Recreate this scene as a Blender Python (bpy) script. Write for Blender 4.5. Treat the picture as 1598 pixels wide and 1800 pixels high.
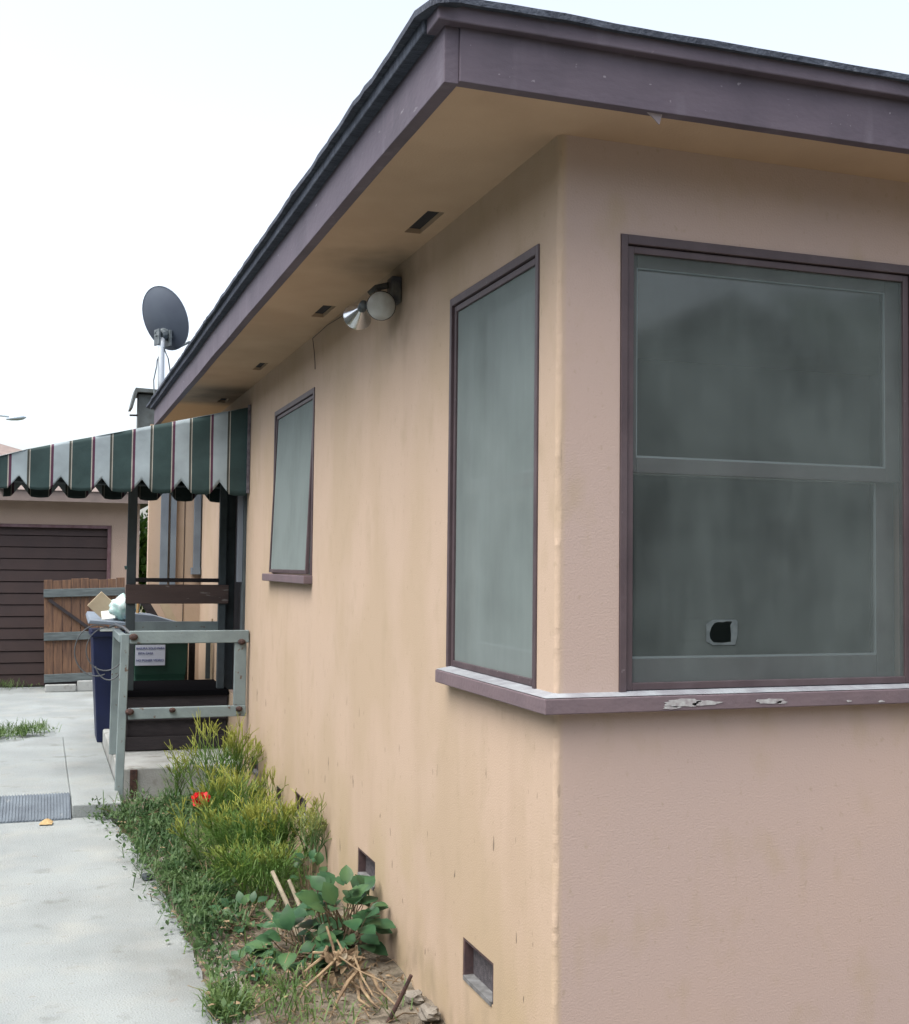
import bpy, bmesh, math, random
from mathutils import Vector, Matrix, noise
R = math.radians
rnd = random.Random(7)
sc = bpy.context.scene
for o in list(bpy.data.objects): bpy.data.objects.remove(o)
C = sc.collection

# ---------------------------------------------------------------- camera
CAM = Vector((-1.394, -3.136, 1.6))
yaw, pit, rol = 0.33313, 0.04520, 0.01081
f = Vector((math.sin(yaw)*math.cos(pit), math.cos(yaw)*math.cos(pit), math.sin(pit)))
rt = Vector((math.cos(yaw), -math.sin(yaw), 0)); up = rt.cross(f)
rr = rt*math.cos(rol)+up*math.sin(rol); uu = -rt*math.sin(rol)+up*math.cos(rol)
cd = bpy.data.cameras.new('camera'); cam = bpy.data.objects.new('camera', cd); C.objects.link(cam)
cam.matrix_world = Matrix(((rr.x, uu.x, -f.x, CAM.x), (rr.y, uu.y, -f.y, CAM.y), (rr.z, uu.z, -f.z, CAM.z), (0, 0, 0, 1)))
cd.sensor_fit = 'VERTICAL'; cd.sensor_height = 24; cd.lens = 28.03; cd.clip_end = 2000; cd.clip_start = 0.05
sc.camera = cam

# ---------------------------------------------------------------- light
SUN_EL, SUN_AZ = R(62), R(246)      # azimuth from +Y clockwise
w = bpy.data.worlds.new('World'); sc.world = w; w.use_nodes = True
nt = w.node_tree; nt.nodes.clear()
sky = nt.nodes.new('ShaderNodeTexSky'); sky.sky_type = 'NISHITA'; sky.sun_disc = False
sky.sun_elevation = SUN_EL; sky.sun_rotation = SUN_AZ; sky.dust_density = 4.0; sky.air_density = 1.0
hsv = nt.nodes.new('ShaderNodeHueSaturation'); hsv.inputs['Saturation'].default_value = 0.46
bg = nt.nodes.new('ShaderNodeBackground'); bg.inputs[1].default_value = 0.15
wo = nt.nodes.new('ShaderNodeOutputWorld')
nt.links.new(sky.outputs[0], hsv.inputs['Color']); nt.links.new(hsv.outputs[0], bg.inputs[0]); nt.links.new(bg.outputs[0], wo.inputs[0])
sd = bpy.data.lights.new('sun', 'SUN'); sd.energy = 1.35; sd.angle = R(60); sd.color = (1, 0.94, 0.84)
so = bpy.data.objects.new('sun', sd); C.objects.link(so)
sv = Vector((math.sin(SUN_AZ)*math.cos(SUN_EL), math.cos(SUN_AZ)*math.cos(SUN_EL), math.sin(SUN_EL)))
so.rotation_euler = sv.to_track_quat('Z', 'Y').to_euler()
sc.view_settings.view_transform = 'Standard'; sc.view_settings.look = 'None'
sc.view_settings.gamma = 1; sc.view_settings.exposure = 1.4; sc.view_settings.use_curve_mapping = False

# ---------------------------------------------------------------- helpers
class MB:
    def __init__(s): s.v = []; s.f = []; s.a = []; s.smooth = False
    def vert(s, p, a=0.0): s.v.append(tuple(p)); s.a.append(a); return len(s.v)-1
    def face(s, *pts, a=0.0):
        ids = [s.vert(p, a) for p in pts]; s.f.append(ids)
    def box(s, x0, x1, y0, y1, z0, z1, M=None):
        P = [Vector((x, y, z)) for x in (x0, x1) for y in (y0, y1) for z in (z0, z1)]
        if M: P = [M @ p for p in P]
        b = len(s.v)
        for p in P: s.vert(p)
        for q in ((0, 1, 3, 2), (4, 6, 7, 5), (0, 4, 5, 1), (2, 3, 7, 6), (0, 2, 6, 4), (1, 5, 7, 3)): s.f.append([b+i for i in q])
    def tube(s, pts, rad, n=6, att=None, cap=True):
        pts = [Vector(p) for p in pts]
        if not isinstance(rad, (list, tuple)): rad = [rad]*len(pts)
        rings = []; prev = None
        for i, p in enumerate(pts):
            d = (pts[min(i+1, len(pts)-1)]-pts[max(i-1, 0)]).normalized()
            u = d.orthogonal().normalized() if prev is None else (prev-d*prev.dot(d)).normalized()
            prev = u; v = d.cross(u)
            a = att[i] if att else 0.0
            rings.append([s.vert(p+(u*math.cos(2*math.pi*k/n)+v*math.sin(2*math.pi*k/n))*rad[i], a) for k in range(n)])
        for r0, r1 in zip(rings, rings[1:]):
            for k in range(n): s.f.append([r0[k], r0[(k+1) % n], r1[(k+1) % n], r1[k]])
        if cap: s.f.append(rings[0][::-1]); s.f.append(rings[-1])
    def lathe(s, prof, M, n=24):
        rings = [[s.vert(M @ Vector((r*math.cos(2*math.pi*k/n), r*math.sin(2*math.pi*k/n), z))) for k in range(n)] for r, z in prof]
        for r0, r1 in zip(rings, rings[1:]):
            for k in range(n): s.f.append([r0[k], r0[(k+1) % n], r1[(k+1) % n], r1[k]])
    def grid(s, fn, nu, nv):
        b = [[s.vert(fn(i/nu, j/nv)) for j in range(nv+1)] for i in range(nu+1)]
        for i in range(nu):
            for j in range(nv): s.f.append([b[i][j], b[i+1][j], b[i+1][j+1], b[i][j+1]])
    def prism(s, poly, fn, d0, d1):
        a = [s.vert(fn(u, v, d0)) for u, v in poly]; b = [s.vert(fn(u, v, d1)) for u, v in poly]; n = len(poly)
        s.f.append(a[::-1]); s.f.append(b)
        for k in range(n): s.f.append([a[k], a[(k+1) % n], b[(k+1) % n], b[k]])
    def build(s, name, mat, parent=None, bevel=0, smooth=False):
        me = bpy.data.meshes.new(name); me.from_pydata(s.v, [], s.f)
        if any(s.a):
            at = me.attributes.new('tip', 'FLOAT', 'POINT'); at.data.foreach_set('value', s.a)
        me.materials.append(mat); me.update()
        if not any(len(q) > 2 for q in s.f): pass
        bm = bmesh.new(); bm.from_mesh(me); bmesh.ops.recalc_face_normals(bm, faces=bm.faces); bm.to_mesh(me); bm.free()
        if smooth:
            for p in me.polygons: p.use_smooth = True
        o = bpy.data.objects.new(name, me); C.objects.link(o)
        if parent: o.parent = parent
        if bevel:
            m = o.modifiers.new('bevel', 'BEVEL'); m.width = bevel; m.segments = 2; m.limit_method = 'ANGLE'; m.angle_limit = R(40)
        return o

def tag(o, label=None, cat=None, group=None, kind=None):
    if label: o['label'] = label
    if cat: o['category'] = cat
    if group: o['group'] = group
    if kind: o['kind'] = kind
    return o
def thing(name, label, cat, loc=(0, 0, 0), group=None):
    o = bpy.data.objects.new(name, None); C.objects.link(o); o.empty_display_size = 0.1
    o.location = loc
    return tag(o, label, cat, group)
def part(mb, name, mat, root, **k):
    """parts are written in world coordinates; keep them there under a root Empty"""
    lab = k.pop('label', None)
    o = mb.build(name, mat, root, **k)
    p = root
    off = Vector((0, 0, 0))
    while p is not None: off += p.location; p = p.parent
    o.location = -off
    if lab: o['label'] = lab
    return o

def mat(name, col=(.5, .5, .5), rough=.7, col2=None, scale=6, detail=6, bump=0, bscale=60, metal=0, spec=.4, stretch=None, thr=(.35, .65), aniso=None, sub=None, tint=None):
    m = bpy.data.materials.new(name); m.use_nodes = True
    n = m.node_tree.nodes; l = m.node_tree.links; b = n['Principled BSDF']
    b.inputs['Roughness'].default_value = rough; b.inputs['Metallic'].default_value = metal
    b.inputs['Specular IOR Level'].default_value = spec
    b.inputs['Base Color'].default_value = (*col, 1)
    g = n.new('ShaderNodeNewGeometry'); mp = n.new('ShaderNodeMapping'); l.new(g.outputs['Position'], mp.inputs[0])
    if stretch: mp.inputs['Scale'].default_value = stretch
    last = None
    if col2:
        t = n.new('ShaderNodeTexNoise'); t.inputs['Scale'].default_value = scale; t.inputs['Detail'].default_value = detail
        l.new(mp.outputs[0], t.inputs['Vector'])
        r = n.new('ShaderNodeMapRange'); r.inputs[1].default_value = thr[0]; r.inputs[2].default_value = thr[1]; l.new(t.outputs[0], r.inputs[0])
        x = n.new('ShaderNodeMix'); x.data_type = 'RGBA'; x.inputs[6].default_value = (*col, 1); x.inputs[7].default_value = (*col2, 1)
        l.new(r.outputs[0], x.inputs[0]); l.new(x.outputs[2], b.inputs['Base Color']); last = x
    if bump:
        t2 = n.new('ShaderNodeTexNoise'); t2.inputs['Scale'].default_value = bscale; t2.inputs['Detail'].default_value = 5
        l.new(mp.outputs[0], t2.inputs['Vector'])
        bp = n.new('ShaderNodeBump'); bp.inputs['Strength'].default_value = bump; bp.inputs['Distance'].default_value = .01
        l.new(t2.outputs[0], bp.inputs['Height']); l.new(bp.outputs[0], b.inputs['Normal'])
    m['last'] = ''
    return m
def layer(m, col, scale, thr, stretch=(1, 1, 1), detail=4, zr=None, amount=1.0, rough=None, axis='Z', off=(0, 0, 0), side=False):  # also lays painted shade and light on the soffit
    """one more noise-shaped stain over a material; zr=(z0,z1) confines it to a height band"""
    n = m.node_tree.nodes; l = m.node_tree.links; b = n['Principled BSDF']
    g = n.new('ShaderNodeNewGeometry'); mp = n.new('ShaderNodeMapping'); mp.inputs['Scale'].default_value = stretch
    mp.inputs['Location'].default_value = off
    l.new(g.outputs['Position'], mp.inputs[0])
    t = n.new('ShaderNodeTexNoise'); t.inputs['Scale'].default_value = scale; t.inputs['Detail'].default_value = detail; l.new(mp.outputs[0], t.inputs['Vector'])
    r = n.new('ShaderNodeMapRange'); r.inputs[1].default_value = thr[0]; r.inputs[2].default_value = thr[1]; r.inputs[4].default_value = amount; l.new(t.outputs[0], r.inputs[0])
    fac = r.outputs[0]
    if zr:
        s = n.new('ShaderNodeSeparateXYZ'); l.new(g.outputs['Position'], s.inputs[0])
        q = n.new('ShaderNodeMapRange'); q.inputs[1].default_value = zr[0]; q.inputs[2].default_value = zr[1]; l.new(s.outputs[axis], q.inputs[0])
        mu = n.new('ShaderNodeMath'); mu.operation = 'MULTIPLY'; l.new(fac, mu.inputs[0]); l.new(q.outputs[0], mu.inputs[1]); fac = mu.outputs[0]
    if side:      # only on the long side wall (x near 0)
        s2 = n.new('ShaderNodeSeparateXYZ'); l.new(g.outputs['Position'], s2.inputs[0])
        q2 = n.new('ShaderNodeMapRange'); q2.inputs[1].default_value = .03; q2.inputs[2].default_value = .012; l.new(s2.outputs['X'], q2.inputs[0])
        m2 = n.new('ShaderNodeMath'); m2.operation = 'MULTIPLY'; l.new(fac, m2.inputs[0]); l.new(q2.outputs[0], m2.inputs[1]); fac = m2.outputs[0]
    x = n.new('ShaderNodeMix'); x.data_type = 'RGBA'; x.inputs[7].default_value = (*col, 1)
    src = b.inputs['Base Color']
    if src.links: l.new(src.links[0].from_socket, x.inputs[6])
    else: x.inputs[6].default_value = src.default_value
    l.new(fac, x.inputs[0]); l.new(x.outputs[2], b.inputs['Base Color'])
    return m

# ---------------------------------------------------------------- materials
stucco = mat('stucco', (.425, .328, .284), .9, (.408, .321, .288), 1.3, 4, .16, 170, spec=.15)
layer(stucco, (.468, .358, .252), 1.3, (.0, .1), amount=.58, side=True)            # yellower tone over the side wall
layer(stucco, (.33, .25, .175), 5, (.52, .8), (1, 1, .2), amount=.3, side=True)            # faint run-down streaks
layer(stucco, (.36, .29, .17), 2.6, (.42, .62), (1, 1, .8), zr=(.8, .1), amount=.75, side=True)
layer(stucco, (.385, .30, .21), 1.7, (.45, .6), (1, 1, .7), detail=6, amount=.55, side=True)
layer(stucco, (.36, .285, .20), 8, (.55, .75), (1, 1, .6), detail=6, amount=.5)      # splash stains near the soil
layer(stucco, (.27, .22, .15), 9, (.5, .72), (1, 1, .5), zr=(.32, -.02), amount=.9, side=True)
layer(stucco, (.09, .075, .06), 30, (.70, .73), (1, 1, .30), detail=2, zr=(1.2, .6), amount=.85, side=True)   # chips
layer(stucco, (.30, .24, .17), 45, (.63, .75), (1, 1, .7), detail=3, amount=.4)
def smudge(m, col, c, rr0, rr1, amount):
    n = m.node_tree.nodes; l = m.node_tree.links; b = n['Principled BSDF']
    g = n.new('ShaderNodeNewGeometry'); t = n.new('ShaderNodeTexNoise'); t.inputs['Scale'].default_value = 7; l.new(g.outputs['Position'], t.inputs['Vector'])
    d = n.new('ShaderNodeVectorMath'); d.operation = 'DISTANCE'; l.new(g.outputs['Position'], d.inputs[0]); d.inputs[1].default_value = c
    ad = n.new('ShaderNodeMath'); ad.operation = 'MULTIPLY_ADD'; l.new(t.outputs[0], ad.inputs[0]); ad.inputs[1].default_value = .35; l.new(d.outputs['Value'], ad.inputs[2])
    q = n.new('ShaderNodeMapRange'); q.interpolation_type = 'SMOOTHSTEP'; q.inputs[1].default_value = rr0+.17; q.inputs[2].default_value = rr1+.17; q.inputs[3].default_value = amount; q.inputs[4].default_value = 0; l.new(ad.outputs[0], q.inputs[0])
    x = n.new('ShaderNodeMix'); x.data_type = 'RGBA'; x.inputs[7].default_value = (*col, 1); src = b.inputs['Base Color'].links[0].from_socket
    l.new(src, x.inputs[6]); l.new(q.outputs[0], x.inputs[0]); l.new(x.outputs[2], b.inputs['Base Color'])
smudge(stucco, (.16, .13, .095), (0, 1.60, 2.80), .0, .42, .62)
soffit_m = mat('soffit_paint', (.45, .325, .225), .85, (.40, .285, .195), 3, 5, .15, 120, spec=.15)
stuc_g = mat('garage_stucco', (.42, .32, .26), .9, (.38, .29, .235), 2, 4, .4, 90, spec=.15)
fascia_m = mat('fascia_paint', (.100, .082, .106), .62, (.084, .069, .092), 4, 6, .18, 30, spec=.35, stretch=(1, 1, 2))
layer(fascia_m, (.24, .22, .245), 60, (.74, .78), (1, 1, 1), detail=3, amount=.5)
layer(fascia_m, (.055, .047, .062), 5, (.5, .78), (1, 1, .6), detail=8, amount=.7)
layer(fascia_m, (.17, .155, .19), 11, (.58, .8), (1, 1, .25), detail=8, amount=.5)
layer(fascia_m, (.30, .28, .31), 38, (.70, .74), (1, .35, 1.2), detail=5, amount=.55)
trim_m = mat('brown_trim', (.075, .054, .060), .5, (.062, .045, .051), 9, 5, .15, 50, spec=.4)
layer(trim_m, (.30, .28, .29), 48, (.72, .75), detail=4, amount=.6)
layer(trim_m, (.12, .095, .105), 6, (.5, .75), (1, 1, .5), detail=7, amount=.6)
sill_m = mat('sill_paint', (.15, .112, .125), .6, (.125, .095, .108), 8, 5, .2, 60)
silltop_m = mat('sill_top_bare', (.30, .325, .35), .75, (.21, .215, .24), 14, 6, .2, 70)
bare_m = mat('bare_primer', (.40, .41, .41), .8, (.26, .24, .25), 60, 5)
shing_m = mat('roofing_edge', (.025, .032, .05), .75, (.055, .068, .095), 14, 6, .7, 70, stretch=(1, 3, 1))
layer(shing_m, (.30, .34, .40), 24, (.62, .78), (1, 5, 1), amount=.32)
roof_m = mat('roof_shingles', (.07, .065, .065), .9, (.12, .11, .11), 12, 6, .6, 60)
dark_m = mat('dark_opening', (.02, .018, .02), .9)
vent_m = mat('vent_mesh', (.055, .052, .06), .7, (.10, .09, .10), 60, 4, .4, 300)
ventwood_m = mat('vent_wood', (.09, .055, .055), .8, (.05, .035, .04), 30, 5)
grey_m = mat('grey_paint', (.20, .25, .255), .55, (.16, .20, .21), 8, 5, .15, 60)
layer(grey_m, (.10, .055, .035), 22, (.66, .72), detail=4, amount=.85)
frame_m = mat('dark_green_grey_wood', (.062, .08, .088), .6, (.045, .056, .064), 9, 5, .15, 60)
deck_m = mat('dark_stained_wood', (.032, .027, .03), .8, (.022, .019, .022), 12, 6, .3, 40, stretch=(1, 4, 4))
plank_m = mat('brown_plank', (.115, .078, .07), .65, (.09, .062, .057), 10, 6, .3, 40, stretch=(.3, 1, 3))
layer(plank_m, (.32, .29, .27), 16, (.66, .70), (.5, 1, 3), amount=.6)
conc_m = mat('path_concrete', (.27, .30, .305), .9, (.22, .245, .25), 1.6, 8, .6, 120, spec=.2)
layer(conc_m, (.12, .125, .12), 1.3, (.54, .76), detail=8, amount=.42)
layer(conc_m, (.30, .31, .29), 3.5, (.5, .75), detail=8, amount=.6)
layer(conc_m, (.10, .095, .08), 2.2, (.35, .6), detail=8, zr=(-1.15, -.76), amount=.42, axis='X')
layer(conc_m, (.20, .19, .18), 14, (.66, .72), detail=6, amount=.6)
layer(conc_m, (.16, .15, .13), 60, (.62, .70), detail=3, amount=.45)
layer(conc_m, (.36, .37, .36), 170, (.58, .72), detail=2, amount=.5)
layer(conc_m, (.13, .13, .12), 5, (.62, .74), detail=10, amount=.5)
step_m = mat('step_concrete', (.36, .38, .38), .9, (.27, .28, .27), 4, 7, .4, 80, spec=.2)
layer(step_m, (.15, .14, .12), 8, (.58, .7), detail=6, amount=.6)
soil_m = mat('soil', (.13, .11, .085), .95, (.20, .175, .14), 9, 8, 1.0, 60, spec=.1)
layer(soil_m, (.05, .045, .035), 22, (.5, .7), detail=6, amount=.8)
ground_m = mat('dry_ground', (.075, .085, .04), .95, (.12, .105, .07), .4, 8, .3, 30, spec=.1)
gdoor_m = mat('garage_door_paint', (.046, .028, .026), .6, (.038, .024, .023), 5, 4, .1, 50)
gate_m = mat('gate_cedar', (.165, .092, .055), .8, (.095, .055, .038), 12, 6, .3, 40, stretch=(3, 3, .4))
layer(gate_m, (.06, .03, .025), 20, (.55, .75), (2, 2, .3), amount=.7)
batten_m = mat('gate_batten', (.115, .14, .145), .8, (.07, .085, .09), 12, 6, .3, 50, stretch=(.5, 1, 3))
blue_m = mat('blue_bin_plastic', (.006, .012, .055), .5, (.004, .009, .04), 5, 3)
green_m = mat('green_bin_plastic', (.015, .06, .04), .5, (.012, .045, .032), 5, 3)
lid_m = mat('grey_lid_plastic', (.17, .21, .26), .5, (.13, .16, .20), 6, 4)
label_m = mat('paper_label', (.52, .56, .66), .6); ink_m = mat('label_ink', (.13, .15, .30), .6)
card_m = mat('cardboard', (.46, .38, .27), .85, (.40, .33, .23), 9, 4)
paper_m = mat('white_paper', (.7, .74, .72), .7)
bag_m = mat('plastic_bag', (.55, .62, .66), .3, (.30, .48, .46), 14, 3, .4, 60)
layer(bag_m, (.08, .38, .62), 9, (.60, .64), detail=1, amount=1)
hose_m = mat('hose_rubber', (.10, .11, .12), .5)
mat_m = mat('ridged_mat', (.13, .16, .19), .7, (.09, .11, .135), 7, 6, .3, 60)
layer(mat_m, (.25, .27, .28), 12, (.64, .72), detail=5, amount=.6)
dish_m = mat('dish_grey', (.085, .105, .135), .5, (.07, .085, .115), 4, 3)
pole_m = mat('galvanised_pole', (.46, .50, .54), .4, metal=.3)
dkmetal_m = mat('bracket_metal', (.05, .065, .075), .5, (.12, .14, .15), 20, 3)
hood_m = mat('vent_hood_metal', (.09, .105, .105), .6, (.055, .062, .06), 8, 4)
alu_m = mat('spun_aluminium', (.55, .57, .58), .22, metal=.9)
bulb_m = mat('frosted_lamp_lens', (.42, .44, .43), .3, (.33, .33, .31), 18, 3)
lampbox_m = mat('lamp_box', (.035, .035, .045), .6, (.10, .10, .085), 20, 4)
rust_m = mat('rusty_iron', (.075, .04, .032), .85, (.035, .022, .022), 40, 5, .4, 120)
straw_m = mat('dry_stalk', (.27, .20, .12), .85, (.13, .088, .055), 18, 5, .3, 80)
pale_m = mat('pale_dry_wood', (.30, .265, .20), .85, (.17, .145, .105), 18, 5)
rock_m = mat('pale_stone', (.24, .22, .19), .9, (.15, .135, .115), 10, 6, .5, 50)
stem_m = mat('woody_stem', (.16, .11, .07), .85, (.10, .08, .05), 30, 5)
red_m = mat('red_petals', (.62, .02, .02), .6, (.45, .01, .02), 40, 3)
nroof_m = mat('neighbour_roof', (.20, .16, .145), .9, (.16, .13, .12), 8, 5)

def leafmat(name, c1, c2, scale=20, tips=None, transl=.25, rough=.5):
    m = bpy.data.materials.new(name); m.use_nodes = True
    n = m.node_tree.nodes; l = m.node_tree.links; b = n['Principled BSDF']
    b.inputs['Roughness'].default_value = rough; b.inputs['Specular IOR Level'].default_value = .3
    g = n.new('ShaderNodeNewGeometry'); t = n.new('ShaderNodeTexNoise'); t.inputs['Scale'].default_value = scale
    l.new(g.outputs['Position'], t.inputs['Vector'])
    r = n.new('ShaderNodeMapRange'); r.inputs[1].default_value = .35; r.inputs[2].default_value = .65; l.new(t.outputs[0], r.inputs[0])
    x = n.new('ShaderNodeMix'); x.data_type = 'RGBA'; x.inputs[6].default_value = (*c1, 1); x.inputs[7].default_value = (*c2, 1); l.new(r.outputs[0], x.inputs[0])
    out = x.outputs[2]
    if tips:
        a = n.new('ShaderNodeAttribute'); a.attribute_name = 'tip'
        r2 = n.new('ShaderNodeMapRange'); r2.inputs[1].default_value = .38; r2.inputs[2].default_value = .95; l.new(a.outputs['Fac'], r2.inputs[0])
        y = n.new('ShaderNodeMix'); y.data_type = 'RGBA'; y.inputs[7].default_value = (*tips, 1); l.new(out, y.inputs[6]); l.new(r2.outputs[0], y.inputs[0]); out = y.outputs[2]
    l.new(out, b.inputs['Base Color'])
    tr = n.new('ShaderNodeBsdfTranslucent'); l.new(out, tr.inputs[0]); ms = n.new('ShaderNodeMixShader'); ms.inputs[0].default_value = transl
    l.new(b.outputs[0], ms.inputs[1]); l.new(tr.outputs[0], ms.inputs[2]); l.new(ms.outputs[0], n['Material Output'].inputs[0])
    return m
fire_m = leafmat('firestick_stem', (.06, .12, .025), (.10, .19, .035), 14, (.30, .31, .06), .15)
firegreen_m = leafmat('green_firestick_stem', (.08, .15, .06), (.11, .18, .07), 14, (.26, .27, .08), .15)
feather_m = leafmat('feathery_green', (.045, .11, .025), (.09, .18, .04), 9, (.16, .24, .06), .3)
weed_m = leafmat('weed_leaf', (.035, .085, .03), (.09, .15, .055), 7, None, .3)
grass_m = leafmat('grass_blade', (.06, .12, .03), (.12, .19, .06), 7, None, .3)
broad_m = leafmat('broad_leaf', (.022, .068, .030), (.045, .11, .048), 16, (.10, .18, .06), .2, .4)
tree_m = leafmat('tree_leaf', (.08, .17, .025), (.13, .25, .04), 5, None, .35)

def glassmat():
    m = bpy.data.materials.new('window_glass'); m.use_nodes = True
    n = m.node_tree.nodes; l = m.node_tree.links; n.remove(n['Principled BSDF'])
    lw = n.new('ShaderNodeLayerWeight'); lw.inputs[0].default_value = .5
    pw = n.new('ShaderNodeMath'); pw.operation = 'POWER'; l.new(lw.outputs['Facing'], pw.inputs[0]); pw.inputs[1].default_value = 3.2
    fr = n.new('ShaderNodeMapRange'); fr.inputs[3].default_value = .10; fr.inputs[4].default_value = .95; l.new(pw.outputs[0], fr.inputs[0])
    t = n.new('ShaderNodeBsdfTransparent'); t.inputs[0].default_value = (.72, .80, .79, 1)
    g = n.new('ShaderNodeBsdfGlossy'); g.inputs['Roughness'].default_value = .07; g.inputs[0].default_value = (.9, .92, .9, 1)
    x = n.new('ShaderNodeMixShader'); l.new(fr.outputs[0], x.inputs[0]); l.new(t.outputs[0], x.inputs[1]); l.new(g.outputs[0], x.inputs[2])
    l.new(x.outputs[0], n['Material Output'].inputs[0]); return m
def screenmat():
    m = bpy.data.materials.new('insect_screen'); m.use_nodes = True
    n = m.node_tree.nodes; l = m.node_tree.links; n.remove(n['Principled BSDF'])
    lw = n.new('ShaderNodeLayerWeight'); lw.inputs[0].default_value = .5
    r = n.new('ShaderNodeMapRange'); r.inputs[1].default_value = 0; r.inputs[2].default_value = .9; r.inputs[3].default_value = .15; r.inputs[4].default_value = 1.0
    l.new(lw.outputs['Facing'], r.inputs[0])
    g = n.new('ShaderNodeNewGeometry'); mp = n.new('ShaderNodeMapping'); mp.inputs['Scale'].default_value = (1, 1, .18); l.new(g.outputs['Position'], mp.inputs[0])
    tx = n.new('ShaderNodeTexNoise'); tx.inputs['Scale'].default_value = 26; tx.inputs['Detail'].default_value = 5; l.new(mp.outputs[0], tx.inputs['Vector'])
    r2 = n.new('ShaderNodeMapRange'); r2.inputs[1].default_value = .3; r2.inputs[2].default_value = .7; r2.inputs[3].default_value = -.028; r2.inputs[4].default_value = .028; l.new(tx.outputs[0], r2.inputs[0])
    ad = n.new('ShaderNodeMath'); l.new(r.outputs[0], ad.inputs[0]); l.new(r2.outputs[0], ad.inputs[1])
    ty = n.new('ShaderNodeTexNoise'); ty.inputs['Scale'].default_value = 2.6; ty.inputs['Detail'].default_value = 6; l.new(g.outputs['Position'], ty.inputs['Vector'])
    r3 = n.new('ShaderNodeMapRange'); r3.inputs[1].default_value = .35; r3.inputs[2].default_value = .68; r3.inputs[3].default_value = -.05; r3.inputs[4].default_value = .15; l.new(ty.outputs[0], r3.inputs[0])
    ad2 = n.new('ShaderNodeMath'); l.new(ad.outputs[0], ad2.inputs[0]); l.new(r3.outputs[0], ad2.inputs[1]); ad2.use_clamp = True; ad = ad2
    t = n.new('ShaderNodeBsdfTransparent'); d = n.new('ShaderNodeBsdfDiffuse'); d.inputs[0].default_value = (.185, .22, .217, 1)
    x = n.new('ShaderNodeMixShader'); l.new(ad.outputs[0], x.inputs[0]); l.new(t.outputs[0], x.inputs[1]); l.new(d.outputs[0], x.inputs[2])
    l.new(x.outputs[0], n['Material Output'].inputs[0]); return m
glass_m = glassmat(); screen_m = screenmat()
ledge_m = mat('vent_ledge_dirt', (.17, .175, .18), .85, (.10, .10, .10), 30, 5)
sash_m = mat('sash_paint', (.11, .105, .11), .6, (.08, .075, .08), 8, 4)
edge_m = mat('glazing_bead', (.26, .31, .33), .5)
curtain_m = mat('curtain', (.36, .40, .39), .9, (.24, .27, .27), 3, 4, stretch=(8, 8, .3))
floor_m = mat('room_floor', (.10, .08, .06), .7)
room_m = mat('room_wall', (.03, .033, .035), .9)

def canvasmat(name, axis, x0, per, dim=1):
    m = bpy.data.materials.new(name); m.use_nodes = True
    n = m.node_tree.nodes; l = m.node_tree.links; b = n['Principled BSDF']; b.inputs['Roughness'].default_value = .75; b.inputs['Specular IOR Level'].default_value = .25
    g = n.new('ShaderNodeNewGeometry'); s = n.new('ShaderNodeSeparateXYZ'); l.new(g.outputs['Position'], s.inputs[0])
    a = n.new('ShaderNodeMath'); a.operation = 'SUBTRACT'; l.new(s.outputs[axis], a.inputs[0]); a.inputs[1].default_value = x0
    d = n.new('ShaderNodeMath'); d.operation = 'DIVIDE'; l.new(a.outputs[0], d.inputs[0]); d.inputs[1].default_value = per
    fl = n.new('ShaderNodeMath'); fl.operation = 'FLOORED_MODULO'; l.new(d.outputs[0], fl.inputs[0]); fl.inputs[1].default_value = 1
    cr = n.new('ShaderNodeValToRGB'); cr.color_ramp.interpolation = 'CONSTANT'; e = cr.color_ramp.elements
    W = tuple(k*dim for k in (.28, .335, .365))+(1,); G = tuple(k*dim for k in (.030, .056, .057))+(1,); CRM = tuple(k*dim for k in (.33, .32, .29))+(1,); DK = tuple(k*dim for k in (.05, .055, .048))+(1,); MR = tuple(k*dim for k in (.075, .028, .055))+(1,)
    stops = [(0, W), (.37, DK), (.42, CRM), (.445, G), (.91, CRM), (.935, MR)]
    e[0].position = 0; e[0].color = W; e[1].position = stops[1][0]; e[1].color = DK
    for p, c in stops[2:]: k = e.new(p); k.color = c
    l.new(fl.outputs[0], cr.inputs[0])
    t = n.new('ShaderNodeTexNoise'); t.inputs['Scale'].default_value = 5; t.inputs['Detail'].default_value = 4; l.new(g.outputs['Position'], t.inputs['Vector'])
    r = n.new('ShaderNodeMapRange'); r.inputs[1].default_value = .3; r.inputs[2].default_value = .7; r.inputs[3].default_value = .8; r.inputs[4].default_value = 1.15; l.new(t.outputs[0], r.inputs[0])
    x = n.new('ShaderNodeVectorMath'); x.operation = 'SCALE'; l.new(cr.outputs[0], x.inputs[0]); l.new(r.outputs[0], x.inputs['Scale'])
    l.new(x.outputs[0], b.inputs['Base Color'])
    bp = n.new('ShaderNodeBump'); bp.inputs['Strength'].default_value = .5; bp.inputs['Distance'].default_value = .02
    l.new(t.outputs[0], bp.inputs['Height']); l.new(bp.outputs[0], b.inputs['Normal'])
    return m
canvas_side_m = canvasmat('striped_canvas_side', 'X', -.79, .266); canvas_shaded_m = canvasmat('striped_canvas_shaded', 'X', -.79, .266, .33); canvas_top_m = canvasmat('striped_canvas_top', 'Y', 5.3, .266)  # second one is a shaded copy: canopy shade dimmed into the far panel's stripes

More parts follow.
